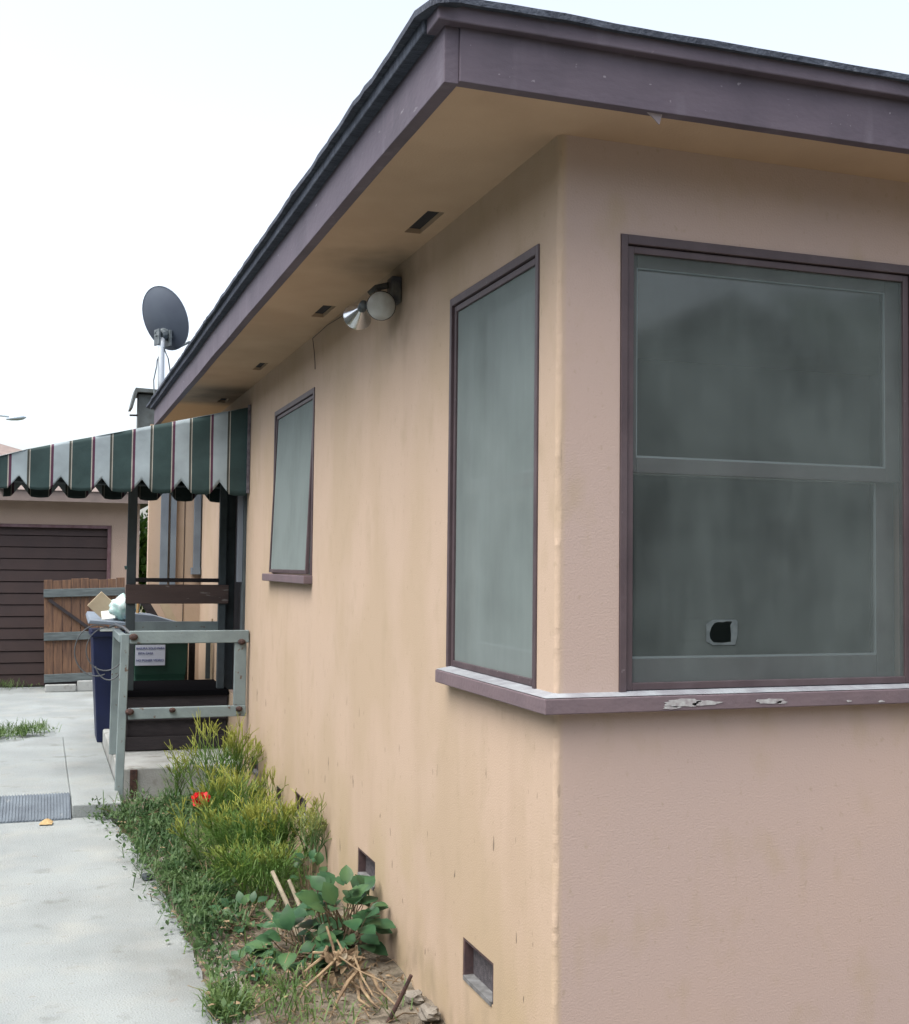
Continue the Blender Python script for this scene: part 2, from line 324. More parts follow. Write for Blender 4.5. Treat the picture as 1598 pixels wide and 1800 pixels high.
# ================================================================ SETTING
m = MB(); m.face((-400, -400, -.06), (400, -400, -.06), (400, 400, -.06), (-400, 400, -.06)); tag(m.build('ground', ground_m), kind='structure')
def edge_x(y):
    pts = [(-9, -.70), (0, -.74), (1.1, -.755), (2.1, -.757), (3.3, -.80), (4.0, -.85), (4.78, -.95), (6, -.95)]
    for (a, xa), (b, xb) in zip(pts, pts[1:]):
        if a <= y <= b: return xa+(xb-xa)*(y-a)/(b-a)+.006*math.sin(y*23)
    return pts[-1][1]
m = MB(); ys = [-9+i*.1 for i in range(138)]; ys = [y for y in ys if y < 4.78]+[4.78]
for a, b in zip(ys, ys[1:]):
    m.face((-3.3, a, 0), (edge_x(a), a, 0), (edge_x(b), b, 0), (-3.3, b, 0))
    m.face((edge_x(a), a, 0), (edge_x(a), a, -.07), (edge_x(b), b, -.07), (edge_x(b), b, 0))
tag(m.build('path', conc_m), kind='structure')
m = MB()
m.box(-3.3, -1.165, 5.075, 7.9, -.05, .08); m.box(-1.164, -.86, 4.785, 7.9, -.05, .0805); m.box(-.86, 0, 7.45, 7.9, -.05, .079); m.box(-7, .6, 7.915, 12.4, -.05, .072)
tag(m.build('driveway', conc_m, bevel=.008), kind='structure')
m = MB()
def soilz(x, y): return -.012+.022*noise.noise(Vector((x*5, y*5, 0)))+.012*noise.noise(Vector((x*19, y*19, 3)))+.03*max(0, (x+.3))
m.grid(lambda u, v: (-.80+u*.82, -.8+v*6.2, soilz(-.80+u*.82, -.8+v*6.2)), 30, 200)
tag(m.build('soil', soil_m, smooth=True), kind='structure')
m = MB(); m.face((-.86, 5.0, -.02), (0, 5.0, -.02), (0, 7.5, -.02), (-.86, 7.5, -.02)); m.face((.0, -9, -.03), (9, -9, -.03), (9, .1, -.03), (0, .1, -.03)); m.face((-.7, -9, -.032), (.0, -9, -.032), (0, -.75, -.032), (-.7, -.75, -.032))
tag(m.build('bare_earth', soil_m), kind='structure')

# ================================================================ HOUSE
ZS = 2.857
house = thing('house', 'peach stucco single storey house with brown window trim and wide eaves', 'house')
W1 = (.135, .955, 1.238, 2.57)      # y0,y1,z0,z1 on the long wall
W2 = (3.235, 4.40, 1.542, 2.567)
WF = (.200, 1.262, 1.238, 2.585)    # x0,x1 on the front wall
DOOR = (5.48, 6.36, .62, 2.35)
FV = [(.466, .757, .208, .34), (1.885, 2.18, .208, .325), (3.29, 3.58, .208, .325), (4.0, 4.15, .16, .26), (4.79, 5.07, .2, .3)]
def holed(mb, fn, a0, a1, z0, z1, holes, depth):
    A = sorted({a0, a1, *[h[0] for h in holes], *[h[1] for h in holes]}); Z = sorted({z0, z1, *[h[2] for h in holes], *[h[3] for h in holes]})
    for p, q in zip(A, A[1:]):
        for s, t in zip(Z, Z[1:]):
            c, d = (p+q)/2, (s+t)/2
            if any(h[0] < c < h[1] and h[2] < d < h[3] for h in holes): continue
            mb.face(fn(p, s, 0), fn(q, s, 0), fn(q, t, 0), fn(p, t, 0))
    for h in holes:
        p, q, s, t = h
        mb.face(fn(p, s, 0), fn(q, s, 0), fn(q, s, depth), fn(p, s, depth)); mb.face(fn(p, t, 0), fn(q, t, 0), fn(q, t, depth), fn(p, t, depth))
        mb.face(fn(p, s, 0), fn(p, t, 0), fn(p, t, depth), fn(p, s, depth)); mb.face(fn(q, s, 0), fn(q, t, 0), fn(q, t, depth), fn(q, s, depth))
wall = MB()
r0 = .016
holed(wall, lambda a, z, d: (d, a, z), r0, 8.02, -.06, ZS+.02, [W1, W2, DOOR]+FV, .13)
holed(wall, lambda a, z, d: (a, d, z), r0, 7.5, -.06, ZS+.02, [WF], .13)
wall.face((7.5, 0, -.06), (7.5, 8.1, -.06), (7.5, 8.1, ZS), (7.5, 0, ZS)); wall.face((-.47, 8.1, -.06), (7.5, 8.1, -.06), (7.5, 8.1, ZS), (-.47, 8.1, ZS))
# rear wing that steps out towards the drive
wall.face((-.47, 8.0, -.06), (0, 8.0, -.06), (0, 8.0, 2.86), (-.47, 8.0, 2.86)); wall.face((-.47, 8.0, -.06), (-.47, 8.1, -.06), (-.47, 8.1, 2.86), (-.47, 8.0, 2.86))
def cfn(u, v):
    z = -.06+v*(ZS+.08); k = r0+(.006*noise.noise(Vector((z*6, 0, 0)))+.003*noise.noise(Vector((z*31, 4, 0))))*math.sin(math.pi*u)
    a = math.pi+u*math.pi/2
    return (r0+k*math.cos(a), r0+k*math.sin(a), z)
wall.grid(cfn, 10, 150)
wall_o = part(wall, 'wall', stucco, house)

# eaves
sof = MB(); SV = [(-.125, -.062, .856, 1.147), (-.125, -.062, 2.51, 2.79), (-.123, -.07, 4.285, 4.578), (-.118, -.055, 6.0, 6.25)]
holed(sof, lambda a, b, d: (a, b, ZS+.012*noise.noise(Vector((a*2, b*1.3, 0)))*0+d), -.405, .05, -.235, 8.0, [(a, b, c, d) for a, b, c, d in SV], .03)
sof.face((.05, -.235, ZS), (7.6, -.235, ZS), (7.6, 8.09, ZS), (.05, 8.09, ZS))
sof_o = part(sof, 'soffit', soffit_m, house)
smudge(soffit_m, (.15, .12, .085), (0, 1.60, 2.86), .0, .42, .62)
layer(soffit_m, (.20, .15, .11), 2.2, (.35, .6), zr=(5.30, 5.62), amount=.85, axis='Y')  # painted shade: soffit darkened where the awning blocks the light
layer(soffit_m, (.55, .36, .20), 2.2, (.1, .2), zr=(6.20, 6.5), amount=1, axis='Y')  # painted light: soffit turns lighter again past the awning
for a, b, c, d in SV:
    v = MB(); v.box(a+.001, b-.001, c+.001, d-.001, ZS+.018, ZS+.024); part(v, 'soffit_vent', dark_m, sof_o)
def wavy(mb, axis, a0, a1, lo, hi, z0, z1, amp=.003, seed=0, step=.12):
    n = max(2, int((a1-a0)/step))
    def P(t, k):
        a = a0+(a1-a0)*t; w1 = amp*noise.noise(Vector((a*.9, seed, 0)))*2+amp*.5*noise.noise(Vector((a*7, seed, 9)))
        w2 = amp*noise.noise(Vector((a*1.1, seed+5, 0)))*1.5
        q = [(lo+w2, z0+w1), (hi+w2, z0+w1), (hi+w2, z1+w1*.5), (lo+w2, z1+w1*.5)][k]
        return (q[0], a, q[1]) if axis == 'Y' else (a, q[0], q[1])
    rings = [[mb.vert(P(i/n, k)) for k in range(4)] for i in range(n+1)]
    for r1, r2 in zip(rings, rings[1:]):
        for k in range(4): mb.f.append([r1[k], r1[(k+1) % 4], r2[(k+1) % 4], r2[k]])
    mb.f.append(rings[0]); mb.f.append(rings[-1][::-1])
fs = MB(); wavy(fs, 'Y', -.268, 8.0, -.443, -.403, 2.843, 3.0, .0018, 1); wavy(fs, 'X', -.4025, 7.6, -.272, -.235, 2.848, 3.0, .003, 7)
part(fs, 'fascia', fascia_m, house, bevel=.002)
dr = MB(); wavy(dr, 'X', -.470, 7.6, -.300, -.20, 2.992, 3.041, .002, 3); part(dr, 'eave_trim', fascia_m, house, bevel=.004)
dr = MB(); wavy(dr, 'Y', -.199, 8.02, -.478, -.40, 2.996, 3.036, .0015, 4); part(dr, 'eave_trim', shing_m, house, bevel=.004)
# roof: hip shape, uneven eave edge with thickness
rf = MB(); out = []
def ej(k): return .007*noise.noise(Vector((k*3.1, 0, 0)))+.004*noise.noise(Vector((k*17, 0, 4)))
n = 130
for i in range(n): y = 8.2-i*(8.2+.26)/n; out.append(Vector((-.498+ej(y), y, 3.052+ej(y+40)*.8)))
out.append(Vector((-.49, -.285, 3.043))); out.append(Vector((-.478, -.315, 3.041))); out.append(Vector((-.452, -.328, 3.042)))
for i in range(110): x = -.42+i*8.1/110; out.append(Vector((x, -.316+ej(x+20)*.6, 3.052+ej(x+80)*.7)))
out += [Vector((7.9, 8.3, 3.05)), Vector((-.45, 8.3, 3.05))]
cen = Vector((3.4, 5.0, 0))
def inn(p, dz):
    x = min(max(p.x, 3.3), 3.6); y = min(max(p.y, 3.4), 4.6)
    q = Vector((x, y, 0)); return Vector((q.x, q.y, 3.05+.31*3.6))
N = len(out); bt = [rf.vert(p-Vector((0, 0, .018))) for p in out]; tp = [rf.vert(p) for p in out]
bt2 = [rf.vert(Vector((p.x+.12, p.y+.12 if p.y < 0 else p.y, 3.036))) for p in out]
iv = [rf.vert(inn(p, 0)) for p in out]
for k in range(N):
    j = (k+1) % N
    rf.f.append([bt[k], bt[j], tp[j], tp[k]]); rf.f.append([tp[k], tp[j], iv[j], iv[k]]); rf.f.append([bt2[k], bt2[j], bt[j], bt[k]])
roof_o = part(rf, 'roof', shing_m, house)
# hanging splinter under the front fascia
fl = MB(); fl.prism([(.125, 2.862), (.195, 2.853), (.190, 2.822), (.172, 2.835)], lambda u, v, d: (u, -.262+d+(2.86-v)*.3, v), 0, .004)
part(fl, 'hanging_splinter', mat('splinter', (.30, .26, .29), .7), house)
# metal vent hood on the wing roof
pv = MB(); pv.tube([(.1, 5.9, 3.1), (.1, 5.9, 3.62)], .03, 8); part(pv, 'plumbing_pipe', pole_m, roof_o)

# windows
def ring(mb, fn, a0, a1, z0, z1, wl, wr, wb, wt, d0, d1):
    def bx(p, q, s, t):
        P = [fn(u, v, d) for u in (p, q) for v in (s, t) for d in (d0, d1)]
        b = len(mb.v)
        for k in P: mb.vert(k)
        for q4 in ((0, 1, 3, 2), (4, 6, 7, 5), (0, 4, 5, 1), (2, 3, 7, 6), (0, 2, 6, 4), (1, 5, 7, 3)): mb.f.append([b+i for i in q4])
    bx(a0, a0+wl, z0, z1); bx(a1-wr, a1, z0, z1)
    if wt: bx(a0+wl, a1-wr, z1-wt, z1)
    if wb: bx(a0+wl, a1-wr, z0, z0+wb)
def bar(mb, fn, a0, a1, z0, z1, d0, d1): ring(mb, fn, a0, a1, z0, z1, (a1-a0)/2, (a1-a0)/2, 0, 0, d0, d1)
def window(fn, win, name, mid, label, cas=(.022, .022, .0, .028), scr=True, patch=False, tilt=0, double=True):
    a0, a1, z0, z1 = win
    m = MB(); ring(m, fn, a0+.001, a1-.001, z0+.001, z1-.001, cas[0], cas[1], cas[2], cas[3], -.006, .06)
    w_ = part(m, 'window', trim_m, house, bevel=.002, label=label)
    b0, b1, c0, c1 = a0+cas[0]+.004, a1-cas[1]-.004, z0+cas[2]+.006, z1-cas[3]-.004
    def tf(u, v, d): return fn(u, v, d-tilt*(c1-v))
    if scr:
        m = MB(); ring(m, tf, b0, b1, c0, c1, .021, .021, .021, .021, .004, .022)
        part(m, 'screen_frame', trim_m, w_, bevel=.002)
        m = MB(); e0, e1, g0, g1 = b0+.019, b1-.019, c0+.019, c1-.019
        if patch:      # torn hole in the mesh, patched around with pale tape
            px0, px1, pz0, pz1 = .497, .604, 1.373, 1.447
            A = [e0, px0+.006, px1-.016, e1]; Z = [g0, pz0+.006, pz1-.006, g1]
            for i in range(3):
                for j in range(3):
                    if i == 1 and j == 1: continue
                    m.face(tf(A[i], Z[j], .012), tf(A[i+1], Z[j], .012), tf(A[i+1], Z[j+1], .012), tf(A[i], Z[j+1], .012))
        else: m.face(tf(e0, g0, .012), tf(e1, g0, .012), tf(e1, g1, .012), tf(e0, g1, .012))
        part(m, 'screen', screen_m, w_)
        if patch:
            pm = mat('patch_tape', (.092, .112, .118), .8, (.06, .075, .08), 40, 3)
            m = MB(); hole = [(.520, 1.380), (.509, 1.392), (.507, 1.407), (.513, 1.425), (.523, 1.437), (.536, 1.441), (.552, 1.440), (.566, 1.443), (.585, 1.442), (.578, 1.430), (.581, 1.404), (.580, 1.381), (.550, 1.378)]
            cx, cz = .545, 1.41; K = len(hole)
            def outp(p):
                dx, dz = p[0]-cx, p[1]-cz; k = min((.054/abs(dx)) if dx else 9, (.038/abs(dz)) if dz else 9); return (cx+.0045+dx*k, cz+dz*k)
            H = [m.vert(tf(p[0], p[1], .0095)) for p in hole]; O = [m.vert(tf(*outp(p), .0095)) for p in hole]
            cs = [(px0, pz0), (px0, pz1), (px1, pz1), (px1, pz0)]
            for k in range(K):
                j = (k+1) % K; m.f.append([H[k], H[j], O[j], O[k]])
            part(m, 'screen_patch', pm, w_)
    # sashes behind the screen
    sx = .055
    zt = c1; zb = c0
    if double: SH = [(mid-.03, zt, sx, .045, .05, .050), (zb, mid+.012, sx+.015, .085, .042, .080)]
    else: SH = [(zb, zt, .035, .06, .035, .055)]
    for (q0, q1, wr_, wb_, wt_, dd) in SH:
        m = MB(); ring(m, fn, b0, b1, q0, q1, min(sx, wr_), wr_, wb_, wt_, dd, dd+.028)
        part(m, 'sash', sash_m, w_, bevel=.003)
        if double:
            m = MB(); ring(m, fn, b0+sx, b1-wr_, q0+wb_, q1-wt_, .003, .004, .006, .003, dd+.002, dd+.010)
            part(m, 'glazing_bead', edge_m, w_)
        m = MB(); m.face(fn(b0+.02, q0+.02, dd+.014), fn(b1-.02, q0+.02, dd+.014), fn(b1-.02, q1-.02, dd+.014), fn(b0+.02, q1-.02, dd+.014))
        part(m, 'pane', glass_m, w_)
    return w_
fl_ = lambda a, z, d: (d, a, z)
ff_ = lambda a, z, d: (a, d, z)
window(ff_, WF, 'front', 1.915, 'large screened window on the front wall with a torn patch', patch=True)
wn = window(fl_, W1, 'side', 1.885, 'tall screened window near the corner on the side wall')
w2 = window(fl_, W2, 'far', 2.0, 'smaller screened window farther along the side wall', cas=(.03, .03, 0, .03), tilt=.035, double=False)
# curtains hanging inside
for (fn, a0, a1, z0, z1, w_) in ((fl_, .10, 1.0, 1.2, 2.6, wn), (fl_, 3.2, 4.45, 1.5, 2.6, w2)):
    m = MB(); nn = 60
    m.grid(lambda u, v: fn(a0+(a1-a0)*u, z0+(z1-z0)*v, .19+.012*math.sin(u*70)), nn, 2)
    part(m, 'curtain', curtain_m, w_, smooth=True)
m = MB(); m.box(.12, 7.4, .12, 8.0, .40, .44); m.box(.14, 4.0, 3.2, 3.28, .44, ZS-.01); m.box(3.6, 3.68, .14, 3.2, .44, ZS-.01)
part(m, 'interior', room_m, house)
# wrap-around sill
m = MB(); S0, S1, SZ = 1.187, 1.231, 1.187
poly = [(-.052, .936), (-.052, -.048), (1.7, -.048), (1.7, .03), (.03, .03), (.03, .936)]
def sl(u, v, d):
    e = -.0 if (u > -.04 and v > -.04) else 1
    return (u, v, d-.0 if d < 1.2 else d+(.010 if not e else 0))
m.prism(poly, sl, S0, S1)
sill = part(m, 'window_sill', sill_m, house, bevel=.003, label='mauve painted sill wrapping the corner under both windows')
m = MB()
q = [(-.049, .934, 1.2335), (-.049, -.045, 1.2335), (1.69, -.045, 1.2335), (1.69, .02, 1.2445), (.02, .02, 1.2445), (.02, .934, 1.2445)]
m.face(q[0], q[1], q[4], q[5]); m.face(q[1], q[2], q[3], q[4])
part(m, 'bare_sill_top', silltop_m, sill)
def flake(cx, cz, w_, h_, seed):
    rg = random.Random(seed); k = 26; P = []
    for i in range(k):
        t = 2*math.pi*i/k; r = 1+.35*noise.noise(Vector((math.cos(t)*1.5, math.sin(t)*1.5, seed)))+rg.uniform(-.18, .18)
        P.append((cx+w_*r*math.cos(t), max(1.1885, min(1.2285, cz+h_*r*math.sin(t)))))
    pl = MB(); pl.prism(P, lambda u, v, d: (u, d, v), -.0498, -.0485); part(pl, 'peeled_paint', bare_m, sill)
flake(.385, 1.210, .060, .012, 1); flake(.46, 1.207, .045, .007, 2); flake(.345, 1.197, .03, .004, 5); flake(.68, 1.208, .05, .007, 3); flake(.72, 1.203, .02, .004, 6); flake(1.08, 1.196, .012, .003, 4); flake(.96, 1.20, .01, .003, 8)
m = MB(); m.box(-.05, .03, 3.225, 4.50, 1.495, 1.54); part(m, 'window_sill', sill_m, house, bevel=.004, label='short painted sill under the far side window')
# foundation vents
for a0, a1, z0, z1 in FV:
    v = MB(); v.box(.034, .05, a0+.003, a1-.003, z0+.003, z1-.003); fo = part(v, 'foundation_vent', vent_m, house)
    v = MB(); v.box(.002, .034, a1-.014, a1-.001, z0+.001, z1-.001); v.box(.002, .034, a0+.001, a0+.012, z0+.001, z1-.001); v.box(.002, .034, a0+.012, a1-.014, z1-.010, z1-.001)
    part(v, 'vent_frame', ventwood_m, fo)
    v = MB(); v.box(-.004, .034, a0+.012, a1-.014, z0-.006, z0+.008); part(v, 'vent_ledge', ledge_m, fo)
# side door
y0, y1, z0, z1 = DOOR
m = MB(); m.box(.05, .09, y0+.05, y1-.05, z0, z1-.05); do = part(m, 'door', deck_m, house, bevel=.003)
m = MB(); m.box(-.02, .06, y0-.04, y0+.05, z0, z1+.04); m.box(-.02, .06, y1-.05, y1+.04, z0, z1+.04); m.box(-.02, .06, y0+.05, y1-.05, z1-.05, z1+.04)
part(m, 'door_frame', frame_m, do, bevel=.003)
m = MB(); m.box(-.055, -.022, y0-.02, y0+.045, 1.47, 2.22); part(m, 'storm_door_edge', mat('storm_door', (.13, .155, .19), .5), do)
m = MB(); m.box(.0, .05, y0+.1, y0+.16, 1.45, 1.5); part(m, 'handle', pole_m, do)
# wall strips on the rear wing
sg = mat('strip_paint', (.16, .20, .24), .6, (.12, .15, .19), 5, 4)
for x0, x1, zb in ((-.366, -.30, 1.40), (-.278, -.228, 1.40)):
    m = MB(); m.box(x0, x1, 7.955, 7.997, zb, 2.8); part(m, 'wall_strip', sg, wall_o)
m = MB(); m.box(-.07, -.012, 7.93, 7.99, 1.56, 2.8); m.box(-.09, -.012, 7.90, 7.99, 1.50, 1.56); part(m, 'downspout', sg, wall_o)
m = MB(); m.box(-.153, -.148, 7.994, 7.999, .1, 2.8); part(m, 'wall_seam', dark_m, wall_o)
m = MB(); m.tube([(-.02, 3.226, 2.83), (-.012, 3.22, 2.76), (-.008, 3.215, 2.70), (-.006, 3.217, 2.66)], .0025, 5)
m.tube([(-.02, 3.226, 2.83), (-.015, 2.9, 2.842), (-.01, 2.4, 2.82), (-.01, 2.0, 2.80), (-.02, 1.80, 2.78)], .002, 5)
wirem = mat('old_wire', (.07, .05, .05), .7)
tag(m.build('cable', wirem), 'thin dark cable stapled along the eave from the floodlight, its loose end hanging', 'cable')

# floodlight
fd = thing('floodlight', 'twin floodlight with two round lamps mounted under the eave', 'floodlight', (0, 1.65, 2.74))
m = MB(); m.box(-.045, -.001, 1.585, 1.665, 2.69, 2.80); bo = part(m, 'junction_box', lampbox_m, fd, bevel=.006)
m = MB(); m.tube([(-.045, 1.64, 2.77), (-.085, 1.68, 2.765), (-.11, 1.70, 2.74)], .014, 8); m.tube([(-.085, 1.68, 2.765), (-.075, 1.66, 2.73), (-.07, 1.67, 2.70)], .013, 8)
part(m, 'arm', lampbox_m, fd, smooth=True)
def lamp(c, d, rad, L):
    d = Vector(d).normalized(); M = Matrix.Translation(Vector(c)) @ d.to_track_quat('Z', 'Y').to_matrix().to_4x4()
    m = MB(); m.lathe([(rad, 0), (rad*1.03, -.006), (rad*.97, -.012), (rad*.30, -L*.86), (rad*.26, -L)], M, 28)
    h = part(m, 'lamp', alu_m, fd, smooth=True)
    m = MB(); m.lathe([(rad*.97, -.001), (rad*.85, .007), (rad*.5, .013), (.0001, .015)], M, 28); part(m, 'lens', bulb_m, h, smooth=True)
    m = MB(); m.lathe([(rad*.30, -L*.85), (rad*.33, -L), (rad*.30, -L*1.35), (.0001, -L*1.37)], M, 16); part(m, 'socket', dkmetal_m, h, smooth=True)
lamp((-.086, 1.60, 2.672), (-.30, -1, -.22), .060, .085)
lamp((-.140, 1.79, 2.655), (-.02, .86, -.30), .060, .085)

# satellite dish
ds = thing('satellite_dish', 'grey satellite dish on a pale mast, seen from behind above the eave', 'satellite dish', (-.43, 7.6, 3.1))
cen = Vector((-.40, 7.68, 3.77)); dirv = Vector((.62, .62, .34)).normalized()
zq = dirv; tiltv = Vector((-.20, 0, 1)); uq = (tiltv-zq*tiltv.dot(zq)).normalized(); rq = uq.cross(zq)
Md = Matrix(((rq.x, uq.x, zq.x, cen.x), (rq.y, uq.y, zq.y, cen.y), (rq.z, uq.z, zq.z, cen.z), (0, 0, 0, 1)))
m = MB(); K = 40
def dfn(s):
    def g(u, v):
        r = u; t = 2*math.pi*v; return Md @ Vector((.235*r*math.cos(t), .285*r*math.sin(t), .055*r*r+s))
    return g
m.grid(dfn(-.045), 8, K); m.grid(dfn(-.037), 8, K)
for k in range(K):
    a, b = 2*math.pi*k/K, 2*math.pi*(k+1)/K
    P = lambda t, s, r=1: Md @ Vector((.235*r*math.cos(t), .285*r*math.sin(t), .055+s))
    m.face(P(a, -.048, 1.02), P(b, -.048, 1.02), P(b, -.034, 1.02), P(a, -.034, 1.02)); m.face(P(a, -.048, 1.02), P(b, -.048, 1.02), P(b, -.045), P(a, -.045)); m.face(P(a, -.034, 1.02), P(b, -.034, 1.02), P(b, -.037), P(a, -.037))
part(m, 'reflector', dish_m, ds, smooth=True)
mc = Md @ Vector((.02, -.13, -.07))
m = MB(); m.lathe([(.001, -.05), (.05, -.05), (.06, -.02), (.055, .05), (.03, .06)], Matrix.Translation(mc) @ dirv.to_track_quat('Z', 'Y').to_matrix().to_4x4(), 12)
Mb = Matrix.Translation(mc+Vector((0, -.01, -.02))) @ Matrix.Rotation(.3, 4, 'Z')
m.box(-.06, -.045, -.06, .05, -.08, .06, Mb); m.box(.045, .06, -.06, .05, -.08, .06, Mb); m.tube([Mb @ Vector((-.08, -.02, 0)), Mb @ Vector((.09, -.02, 0))], .010, 8)
part(m, 'bracket', dkmetal_m, ds)
m = MB(); m.tube([mc+Vector((-.01, -.03, -.04)), (-.428, 7.62, 3.5), (-.425, 7.6, 3.2), (-.42, 7.6, 3.0)], .030, 12); part(m, 'mast', pole_m, ds, smooth=True)
m = MB(); m.tube([(-.435, 7.6, 3.44), (-.462, 7.6, 3.38), (-.468, 7.58, 3.32), (-.49, 7.58, 3.2), (-.485, 7.55, 3.06)], .006, 5); m.tube([(-.41, 7.6, 3.50), (-.385, 7.6, 3.44), (-.37, 7.58, 3.40), (-.35, 7.6, 3.3), (-.33, 7.6, 3.1)], .006, 5)
part(m, 'coaxial_cable', dkmetal_m, ds)
p0 = Md @ Vector((.0, -.28, .0)); m = MB(); m.tube([p0, p0+dirv*.22+Vector((0, 0, .02))], .012, 6); part(m, 'feed_arm', dkmetal_m, ds)

# ================================================================ AWNING
aw = thing('awning', 'green and white striped canvas awning with scalloped edge over the side door', 'awning', (0, 5.35, 2.1))
X0, PER = -.79, .266
def low(x, zb, x0=X0, ph=0):
    fr = ((x-x0)/PER+ph) % 1.0; d = abs(fr-.185); d = min(d, 1-d)
    return zb-.024*math.sin(min(1, d/.5)*math.pi/2)+(.070*(1-d/.26) if d < .26 else 0)
def topz(x): return (2.717+(x)*.245) if x > -1.5 else 2.35+(x+1.5)*.3
def wing(y, zb, name, cm, x_end=-1.665):
    m = MB(); N = 240
    def fn(u, v):
        x = -.018+(x_end+.018)*u; zl = low(x, zb); zt = topz(x)
        z = zl+(zt-zl)*v
        return (x, y+.010*math.sin(x*9+z*4)+.012*noise.noise(Vector((x*4, z*5, y)))+(.03*(1-v) if v < .3 else 0)*0, z)
    m.grid(fn, N, 14)
    o = part(m, name, cm, aw, smooth=True)
    s = o.modifiers.new('solid', 'SOLIDIFY'); s.thickness = .003
    return o
wing(5.35, 2.105, 'side_panel', canvas_side_m); wing(6.38, 2.105, 'side_panel', canvas_shaded_m)
m = MB(); m.grid(lambda u, v: (-.018-1.482*u, 5.352+1.026*v, topz(-.018-1.482*u)-.03*math.sin(v*math.pi)*u+.001), 12, 12)
m.grid(lambda u, v: (-1.5-.165*u, 5.352+1.026*v, topz(-1.5-.165*u)-.03*math.sin(v*math.pi)), 3, 12)
o = part(m, 'canopy', canvas_top_m, aw, smooth=True); s = o.modifiers.new('solid', 'SOLIDIFY'); s.thickness = .003
m = MB(); m.grid(lambda u, v: (-1.667, 5.352+1.026*u, (lambda zl, zt: zl+(zt-zl)*v)(low(5.352+1.026*u, 2.105, 5.3), topz(-1.665))), 80, 3)
o = part(m, 'front_valance', canvas_top_m, aw, smooth=True)
m = MB()
for y in (5.375, 6.355):
    m.tube([(-.02, y, 2.20), (-1.64, y, 2.20)], .011, 8); m.tube([(-.03, y, 2.19), (-.03, y, 2.69)], .011, 8); m.tube([(-.03, y, 2.69), (-1.5, y, 2.33), (-1.64, y, 2.27)], .011, 8)
m.tube([(-1.64, 5.375, 2.20), (-1.64, 6.355, 2.20)], .011, 8)
part(m, 'frame', frame_m, aw)
m = MB(); m.box(-.022, -.004, 5.325, 5.352, 2.10, 2.73); part(m, 'lacing_rail', mat('lacing', (.16, .15, .17), .6, (.08, .07, .09), 30, 3), aw)

# ================================================================ PORCH
m = MB(); m.box(-.855, -.002, 5.385, 7.44, -.05, .195)
tag(m.build('concrete_step', step_m, bevel=.012), 'low concrete step below the side door behind the grey railing', 'step')
pc = thing('porch', 'dark wooden porch landing with two posts and a brown plank rail under the awning', 'porch', (-.4, 6.2, .2))
m = MB(); m.box(-.775, -.005, 6.10, 6.95, .60, .64); part(m, 'landing_deck', mat('worn_black_deck', (.006, .006, .007), 1, spec=0), pc, bevel=.004)
m = MB(); m.box(-.765, -.01, 6.12, 6.14, .42, .60); m.box(-.765, -.01, 6.15, 6.16, .195, .42); m.box(-.765, -.01, 6.105, 6.125, .205, .30); part(m, 'riser_board', deck_m, pc, bevel=.003)
m = MB(); m.box(-.765, -.74, 6.14, 6.9, .2, .6); part(m, 'stringer', deck_m, pc)
m = MB(); m.box(-.772, -.705, 6.18, 6.235, .64, 2.30); part(m, 'post', frame_m, pc, bevel=.004)
m = MB(); m.box(-.085, -.03, 6.18, 6.235, .64, 2.30); part(m, 'post', frame_m, pc, bevel=.004)
m = MB(); m.box(-.78, -.012, 6.152, 6.178, 1.292, 1.437); part(m, 'plank_rail', plank_m, pc, bevel=.006)
m = MB(); m.box(-.712, -.085, 6.185, 6.235, 1.455, 1.485); part(m, 'rail', deck_m, pc, bevel=.003)
m = MB(); m.box(-.712, -.085, 6.185, 6.225, 1.085, 1.155); part(m, 'lower_rail', grey_m, pc, bevel=.003)
m = MB(); m.tube([(-.79, 6.18, 1.56), (-.77, 6.18, 1.565)], .014, 8); part(m, 'post_knob', mat('teal_bit', (.10, .17, .16), .5), pc)
hr = thing('handrail', 'grey painted handrail frame standing before the side door porch', 'railing', (-.87, 5.22, 0))
def gbox(name, *a, **k): m = MB(); m.box(*a); return part(m, name, grey_m, hr, bevel=.005, **k)
m = MB(); Mt = Matrix.Translation((-.857, 5.2, 0)) @ Matrix.Rotation(.018, 4, 'Y'); m.box(-.028, .028, -.0, .045, -.02, 1.12, Mt); part(m, 'post', grey_m, hr, bevel=.005)
m = MB(); Mt = Matrix.Translation((-.825, 6.02, .195)) @ Matrix.Rotation(.010, 4, 'Y'); m.box(-.055, .003, -.0, .05, 0, .90, Mt); part(m, 'post', grey_m, hr, bevel=.005)
gbox('top_rail', -.808, -.008, 5.195, 5.245, 1.055, 1.140)
gbox('bottom_rail', -.808, -.02, 5.20, 5.24, .548, .622)
gbox('end_post', -.105, -.022, 5.205, 5.24, .622, 1.055)
gbox('side_rail', -.875, -.825, 5.246, 6.02, 1.06, 1.112)
for c, s in (((-.785, 5.19, 1.10), .024), ((-.80, 5.19, .60), .024), ((-.06, 5.19, 1.06), .022), ((-.07, 5.19, .60), .02), ((-.52, 5.19, .605), .018)):
    m = MB(); m.lathe([(.001, -.012), (s*.9, -.01), (s, .004), (s*.6, .02), (.001, .024)], Matrix.Translation(c) @ Matrix.Rotation(R(70), 4, 'X') @ Matrix.Scale(1.25, 4, (1, 0, 0)), 9); part(m, 'joint_tape', rust_m, hr)
m = MB(); m.box(-.775, -.725, 5.37, 5.383, .0, .185); tag(m.build('wood_offcut', rust_m, bevel=.003), 'short dark reddish board upright against the concrete step', 'board')

